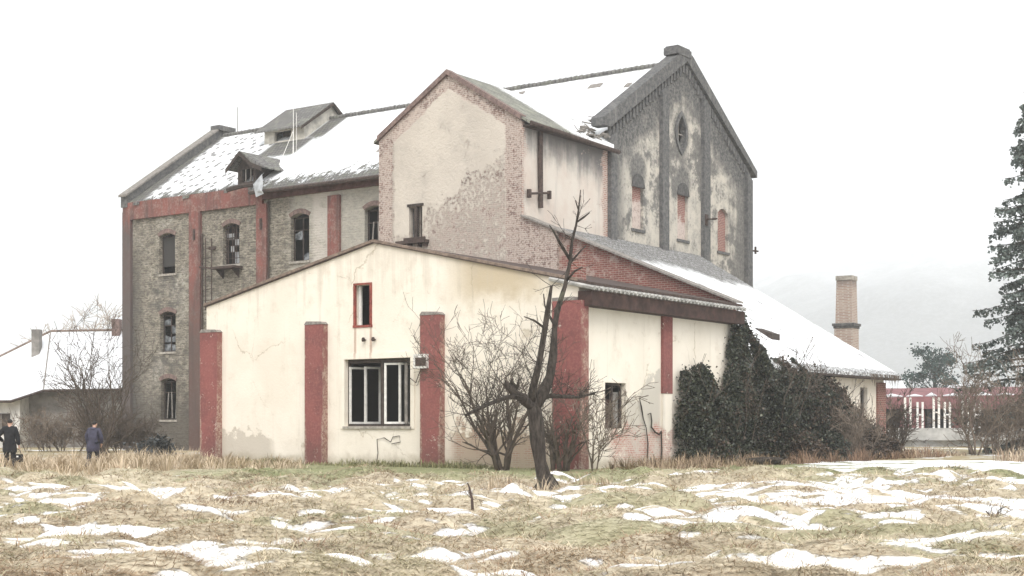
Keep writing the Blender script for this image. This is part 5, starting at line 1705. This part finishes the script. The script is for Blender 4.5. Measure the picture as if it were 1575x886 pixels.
PALE, TAN, RUST = (.55, .45, .33), (.41, .325, .225), (.24, .165, .115)
stand(4000, box_(-23, -11.5, 47.5, 62), .15, .5, PALE, TAN)
tufts(330, box_(-23, -11.5, 46.5, 62), .35, 1.0, PALE, TAN, 46)
tufts(60, box_(-13, -8, 50, 64), .25, .6, PALE, TAN, 40)
tufts(90, strip(.6, 3.4, 1, 27), .2, .7, TAN, RUST, 36)
tufts(70, strip(.8, 3.8, 11, 30), .25, .95, (.30, .2, .13), (.16, .10, .07), 34)
tufts(26, box_(-.6, 2.6, 34.5, 37), .3, .7, PALE, TAN, 40)
stand(1800, box_(-13.5, -8.5, 54, 64.5), .12, .4, TAN, (.26, .2, .12))
stand(5000, strip(-19.5, -1.2, -1.6, -.34), .08, .3, (.18, .19, .09), (.28, .25, .14))
stand(4500, strip(.45, 3.6, 1, 12), .15, .6, TAN, RUST)
stand(2200, strip(1.4, 3.6, 11, 27), .12, .5, (.30, .21, .13), RUST)
stand(1500, strip(.6, 3.6, 26, 33), .12, .4, PALE, RUST)
stand(5000, box_(22, 31, 60, 67.5), .25, .7, PALE, RUST)
stand(1500, box_(-.4, 2.6, 34.2, 37.2), .12, .4, PALE, TAN)
x, y, ln, tn, le, azs = map(np.concatenate, (X, Y_, LN, TN, LE, AZS))
n = len(x)
zz0 = np.where((x > FX0) & (x < x1) & (y < y1), grid_sample(GH, x, y), 0)
tag(blades('tall_dry_grass', x, y, ln, .006 + .00045 * y * g.uniform(.5, 1.2, n), azs, le, tn, z0=zz0, droop=.6), kind='stuff')

# ---- single stalks standing in the meadow
for (u, v, Y, lab, pts) in ((724, 792, 26.4, 'thin bent dry stake standing alone in the grass left of the dead tree', [(727, 795, 2.4), (726, 775, 2), (722, 757, 1.6), (719, 750, 1)]),
                            (1535, 826, 21.4, 'small dark weed skeleton on a brown tussock at the right', [(1532, 830, 2), (1528, 812, 1.6), (1516, 800, 1.1)])):
    p = at(u, v, Y); h0 = gz(p.x, p.y); dz_ = h0 - at(pts[0][0], pts[0][1], Y).z - .02
    t = thing('dry_stalk', lab, 'plant', (p.x, p.y, h0))
    mb = MB(); mb.tube([at(a_, b_, Y) + Vector((0, 0, dz_)) for a_, b_, r in pts], [r / 2260 * Y for a_, b_, r in pts], 6)
    mb.build('stem', 'rusty_iron' if u < 1000 else 'twig', t, True)
    rr = random.Random(int(u)); mb = MB()
    for k in range(9 if u > 1000 else 3):
        grow(mb, at(pts[1][0], pts[1][1], Y) + Vector((0, 0, dz_)), Vector((rr.uniform(-1, 1.4), rr.uniform(-1, 1), rr.uniform(.1, .8))), .22, .008, 1, rr, .1, (2, 3), .3, .6, .004)
    mb.build('twigs', 'twig', t, fixn=False)

# ---- heap, tyre and log at the wall feet
p = at(240, 714, 62.5); p.z = gz(p.x, p.y)
t = thing('brush_heap', 'low dark heap of brush in the tall grass by the grey wall', 'heap', p)
gg = np.random.default_rng(91)
q = np.concatenate([gg.normal(size=(1500, 3)) * np.array([.34, .34, .26]) + np.array([p.x - .1, p.y, p.z + .42]), gg.normal(size=(500, 3)) * np.array([.2, .2, .18]) + np.array([p.x + .2, p.y, p.z + .75])])
q = q[q[:, 2] > p.z]
leaves('leaves', q, .16, tints(len(q), (.018, .02, .02), (.06, .065, .065), gg, .3), 'leaf', t, 92)
mb = MB(); rr = random.Random(4)
for k in range(24): grow(mb, p + Vector((rr.uniform(-.4, .4), rr.uniform(-.3, .3), .1)), Vector((rr.uniform(-1, 1), rr.uniform(-1, 1), rr.uniform(.3, 1))), .7, .025, 1, rr, .05, (2, 3), .3, .6, .01)
mb.build('branches', 'twig', t, fixn=False)
p = at(264, 716, 61.6); p.z = gz(p.x, p.y)
mb = MB(); pts = []
for k in range(19):
    an = 2 * math.pi * k / 18; pts.append(Vector((.26 * math.cos(an), .08 * math.sin(an), .16 + .2 * math.sin(an) + .06 * math.cos(an))))
mb.tube([p + v for v in pts], .085, 8, False)
tag(mb.build('tyre', 'black_rubber', None, True, p), 'black tyre lying half hidden beside the dark brush heap', 'tyre')
p = at(1185, 712, 60.5); p.z = gz(p.x, p.y)
t = thing('fallen_log', 'dark fallen log with one upturned end in front of the ivy hedge', 'log', p)
mb = MB(); mb.tube([p + Vector((-1.0, .2, .12)), p + Vector((-.3, 0, .17)), p + Vector((.35, -.1, .18)), p + Vector((.62, -.1, .3)), p + Vector((.5, -.1, .5))], [.14, .17, .15, .1, .05], 8)
mb.build('trunk', 'bark', t, True)
mb = MB(); mb.tube([p + Vector((.0, -.3, .1)), p + Vector((.1, -.45, .25)), p + Vector((.25, -.5, .2))], [.09, .08, .04], 6); mb.build('stub', 'bark', t, True)


# ==================================================================== PEOPLE
def skin_mesh(name, verts, edges, radii, mat, parent, sub=2, root=0):
    me = bpy.data.meshes.new(name)
    me.from_pydata([tuple(v) for v in verts], edges, [])
    o = bpy.data.objects.new(name, me); COL.objects.link(o)
    sk = o.modifiers.new('skin', 'SKIN'); sk.use_smooth_shade = True
    ss_ = o.modifiers.new('sub', 'SUBSURF'); ss_.levels = sub; ss_.render_levels = sub
    for i, r in enumerate(radii):
        me.skin_vertices[0].data[i].radius = r if isinstance(r, tuple) else (r, r)
        me.skin_vertices[0].data[i].use_root = (i == root)
    dg = bpy.context.evaluated_depsgraph_get()
    dg.update()
    me2 = bpy.data.meshes.new_from_object(o.evaluated_get(dg))
    bpy.data.objects.remove(o)
    me2.name = name
    me2.materials.clear(); me2.materials.append(M[mat])
    me2.polygons.foreach_set('use_smooth', [True] * len(me2.polygons))
    o = bpy.data.objects.new(name, me2); COL.objects.link(o); o.parent = parent
    return o


def person(label, u, Y, yaw, H_, lean, arms, jacket, hood=False, stride=0.0):
    p = at(u, 655, Y); p.z = gz(p.x, p.y)
    t = thing('person', label, 'person', p, R(yaw))
    t.scale = (H_ / 1.75,) * 3
    def bend(v):                       # lean forward from the hips
        v = Vector(v)
        if v.z > .95:
            h = v.z - .95
            v = Vector((v.x, v.y + h * math.sin(lean), .95 + h * math.cos(lean)))
        return v
    Vv, E_, Rr, idx = [], [], [], {}
    def pt(nm, xyz, r, par=None, b=True):
        idx[nm] = len(Vv); Vv.append(bend(xyz) if b else Vector(xyz)); Rr.append(r)
        if par: E_.append((idx[par], idx[nm]))
    pt('pelvis', (0, 0, .95), (.135, .105))
    pt('waist', (0, 0, 1.12), (.13, .10), 'pelvis'); pt('chest', (0, 0, 1.32), (.155, .115), 'waist'); pt('collar', (0, 0, 1.45), (.09, .08), 'chest')
    pt('neck', (0, .01, 1.52), .052, 'collar'); pt('skull', (0, .025, 1.61), (.086, .098), 'neck'); pt('crown', (0, .015, 1.69), (.07, .078), 'skull')
    pt('nose', (0, .115, 1.605), .012, 'skull')
    hands = {}
    for s, nm in ((-1, 'l'), (1, 'r')):
        el, wr = arms[nm]
        pt('sh' + nm, (s * .175, 0, 1.42), .062, 'chest')
        pt('el' + nm, el, .046, 'sh' + nm); pt('wr' + nm, wr, .03, 'el' + nm)
        dirv = (Vector(wr) - Vector(el)).normalized()
        pa = Vector(wr) + dirv * .07
        pt('pa' + nm, pa, (.036, .02), 'wr' + nm)
        side = Vector((0, 1, 0)) if abs(dirv.y) < .8 else Vector((1, 0, 0))
        side = (side - dirv * side.dot(dirv)).normalized()
        for k, (off, ln_) in enumerate(((-.03, .062), (-.01, .075), (.01, .07), (.03, .055))):
            pt(f'f{nm}{k}', pa + side * off + dirv * .035, .009, 'pa' + nm); pt(f'g{nm}{k}', pa + side * off + dirv * (.035 + ln_ * .9) + Vector((-s * .018, 0, 0)), .0075, f'f{nm}{k}')
        pt('t' + nm, pa + side * .05 - dirv * .01, .01, 'pa' + nm); pt('u' + nm, pa + side * .068 + dirv * .035, .008, 't' + nm)
        hands[nm] = bend(pa)
        pt('hi' + nm, (s * .095, 0, .89), .095, 'pelvis', False); st_ = s * stride
        pt('kn' + nm, (s * .11, .04 + st_ * .5, .5), .06, 'hi' + nm, False)
        pt('an' + nm, (s * .12, -.02 + st_, .09), .042, 'kn' + nm, False); pt('to' + nm, (s * .14, .13 + st_, .035), .036, 'an' + nm, False)
        pt('ear' + nm, (s * .085, .015, 1.605), .016, 'skull')
    skin_mesh('body', Vv, E_, Rr, 'skin', t, 2)

    def sub(name, names, edges, rad, mat, extra=None):
        v = [Vv[idx[n]] for n in names]; e = [(names.index(a_), names.index(b_)) for a_, b_ in edges]
        return skin_mesh(name, v, e, rad, mat, t, 2)
    jk = sub('jacket', ['waist', 'pelvis', 'chest', 'collar', 'shl', 'ell', 'wrl', 'shr', 'elr', 'wrr'],
             [('pelvis', 'waist'), ('waist', 'chest'), ('chest', 'collar'), ('chest', 'shl'), ('shl', 'ell'), ('ell', 'wrl'), ('chest', 'shr'), ('shr', 'elr'), ('elr', 'wrr')],
             [(.19, .155), (.205, .17), (.205, .165), (.10, .095), .098, .078, .058, .098, .078, .058], jacket)
    # skirt of the coat below the hips
    mb = MB(); mb.lathe([(.175, 1.05), (.215, .9), (.23, .72), (.215, .66)], 14)
    sk = mb.build('coat_skirt', jacket, None, True); sk.parent = t
    sub('trousers', ['pelvis', 'hil', 'knl', 'anl', 'hir', 'knr', 'anr'], [('pelvis', 'hil'), ('hil', 'knl'), ('knl', 'anl'), ('pelvis', 'hir'), ('hir', 'knr'), ('knr', 'anr')],
        [.15, .118, .082, .07, .118, .082, .07], 'dark_jeans' if jacket == 'navy_jacket' else 'black_cloth')
    for nm in 'lr':
        s = -1 if nm == 'l' else 1
        skin_mesh('shoe', [Vector((s * .12, -.05 + s * stride, .06)), Vector((s * .13, .06 + s * stride, .055)), Vector((s * .145, .17 + s * stride, .04))], [(0, 1), (1, 2)], [.055, .052, .042], 'shoe_leather', t, 2)
        MB().lathe([(.001, -.01), (.01, -.005), (.011, .003), (.001, .012)], 8).build('eye', 'hair', t, True).location = bend((s * .032, .108, 1.632))
    # hair: cap over the back and top of the head
    mb = MB(); n1, n2 = 8, 14
    c = bend((0, .012, 1.645))
    for i in range(n1 + 1):
        th_ = (i / n1) * 2.0
        for j in range(n2):
            ph = 2 * math.pi * j / n2
            dx, dy, dz2 = math.sin(th_) * math.cos(ph), math.sin(th_) * math.sin(ph), math.cos(th_)
            if dy > .45 and dz2 < .45: dy = .45
            mb.v.append(c + Vector((dx * .083, dy * .098, dz2 * .09)))
    for i in range(n1):
        for j in range(n2): mb.f.append((i * n2 + j, i * n2 + (j + 1) % n2, (i + 1) * n2 + (j + 1) % n2, (i + 1) * n2 + j))
    mb.build('hair', 'hair', t, True)
    # note: parts above are given in the person's own frame
    if hood:
        c2 = bend((0, -.075, 1.46))
        skin_mesh('hood', [c2 + Vector((-.11, .05, 0)), c2 + Vector((-.06, -.02, -.01)), c2 + Vector((.06, -.02, -.01)), c2 + Vector((.11, .05, 0))], [(0, 1), (1, 2), (2, 3)], [.045, .065, .065, .045], jacket, t, 2, 1)
    return t, hands


def fix_local(t):
    pass


_b = MB.build
def _local_build(s, name, mat, parent=None, smooth=False, loc=(0, 0, 0), rz=0.0, fixn=True):
    if parent is not None and parent.name.startswith('person'):
        OFF[parent.name] = Vector((0, 0, 0))
    return _b(s, name, mat, parent, smooth, loc, rz, fixn)
MB.build = _local_build

person('person in a black coat standing at the left edge with one elbow out', 15, 48.5, 8, 1.8, .03,
       {'l': ((-.36, -.04, 1.17), (-.24, .16, 1.02)), 'r': ((.25, -.02, 1.14), (.27, .06, .88))}, 'black_cloth', stride=-.09)
t2, hd = person('person in a hooded dark blue jacket walking away through the tall grass', 143, 51.5, -12, 1.76, .16,
       {'l': ((-.29, .02, 1.15), (-.23, .17, .93)), 'r': ((.29, .02, 1.15), (.22, .18, .93))}, 'navy_jacket', hood=True, stride=.2)
# black shoulder bag held by the person at the left edge
p1 = at(15, 655, 48.5); hx_ = p1 + Vector((.27, .02, 0)) ; hx_.z = gz(p1.x, p1.y) + .36
bag = thing('bag', 'black bag hanging from the right hand of the person in the black coat', 'bag', hx_)
mb = MB(); mb.v = []; 
w_, d_, h_ = .17, .07, .26
mb.add([hx_ + Vector(q) for q in ((-w_, -d_, 0), (w_, -d_, 0), (w_, d_, 0), (-w_, d_, 0), (-w_ * .85, -d_ * .6, h_), (w_ * .85, -d_ * .6, h_), (w_ * .85, d_ * .6, h_), (-w_ * .85, d_ * .6, h_))],
       [(0, 3, 2, 1), (4, 5, 6, 7), (0, 1, 5, 4), (1, 2, 6, 5), (2, 3, 7, 6), (3, 0, 4, 7)])
mb.build('pouch', 'black_cloth', bag)
mb = MB(); mb.tube([hx_ + Vector((-.1, 0, h_)), hx_ + Vector((-.06, 0, h_ + .13)), hx_ + Vector((.0, 0, h_ + .17)), hx_ + Vector((.06, 0, h_ + .13)), hx_ + Vector((.1, 0, h_))], .012, 6)
mb.build('handle', 'black_cloth', bag)
mb = MB(); mb.box(hx_.x - .03, hx_.x + .03, hx_.y - .085, hx_.y - .06, hx_.z + .16, hx_.z + .21); mb.build('buckle', 'white_paint', bag)
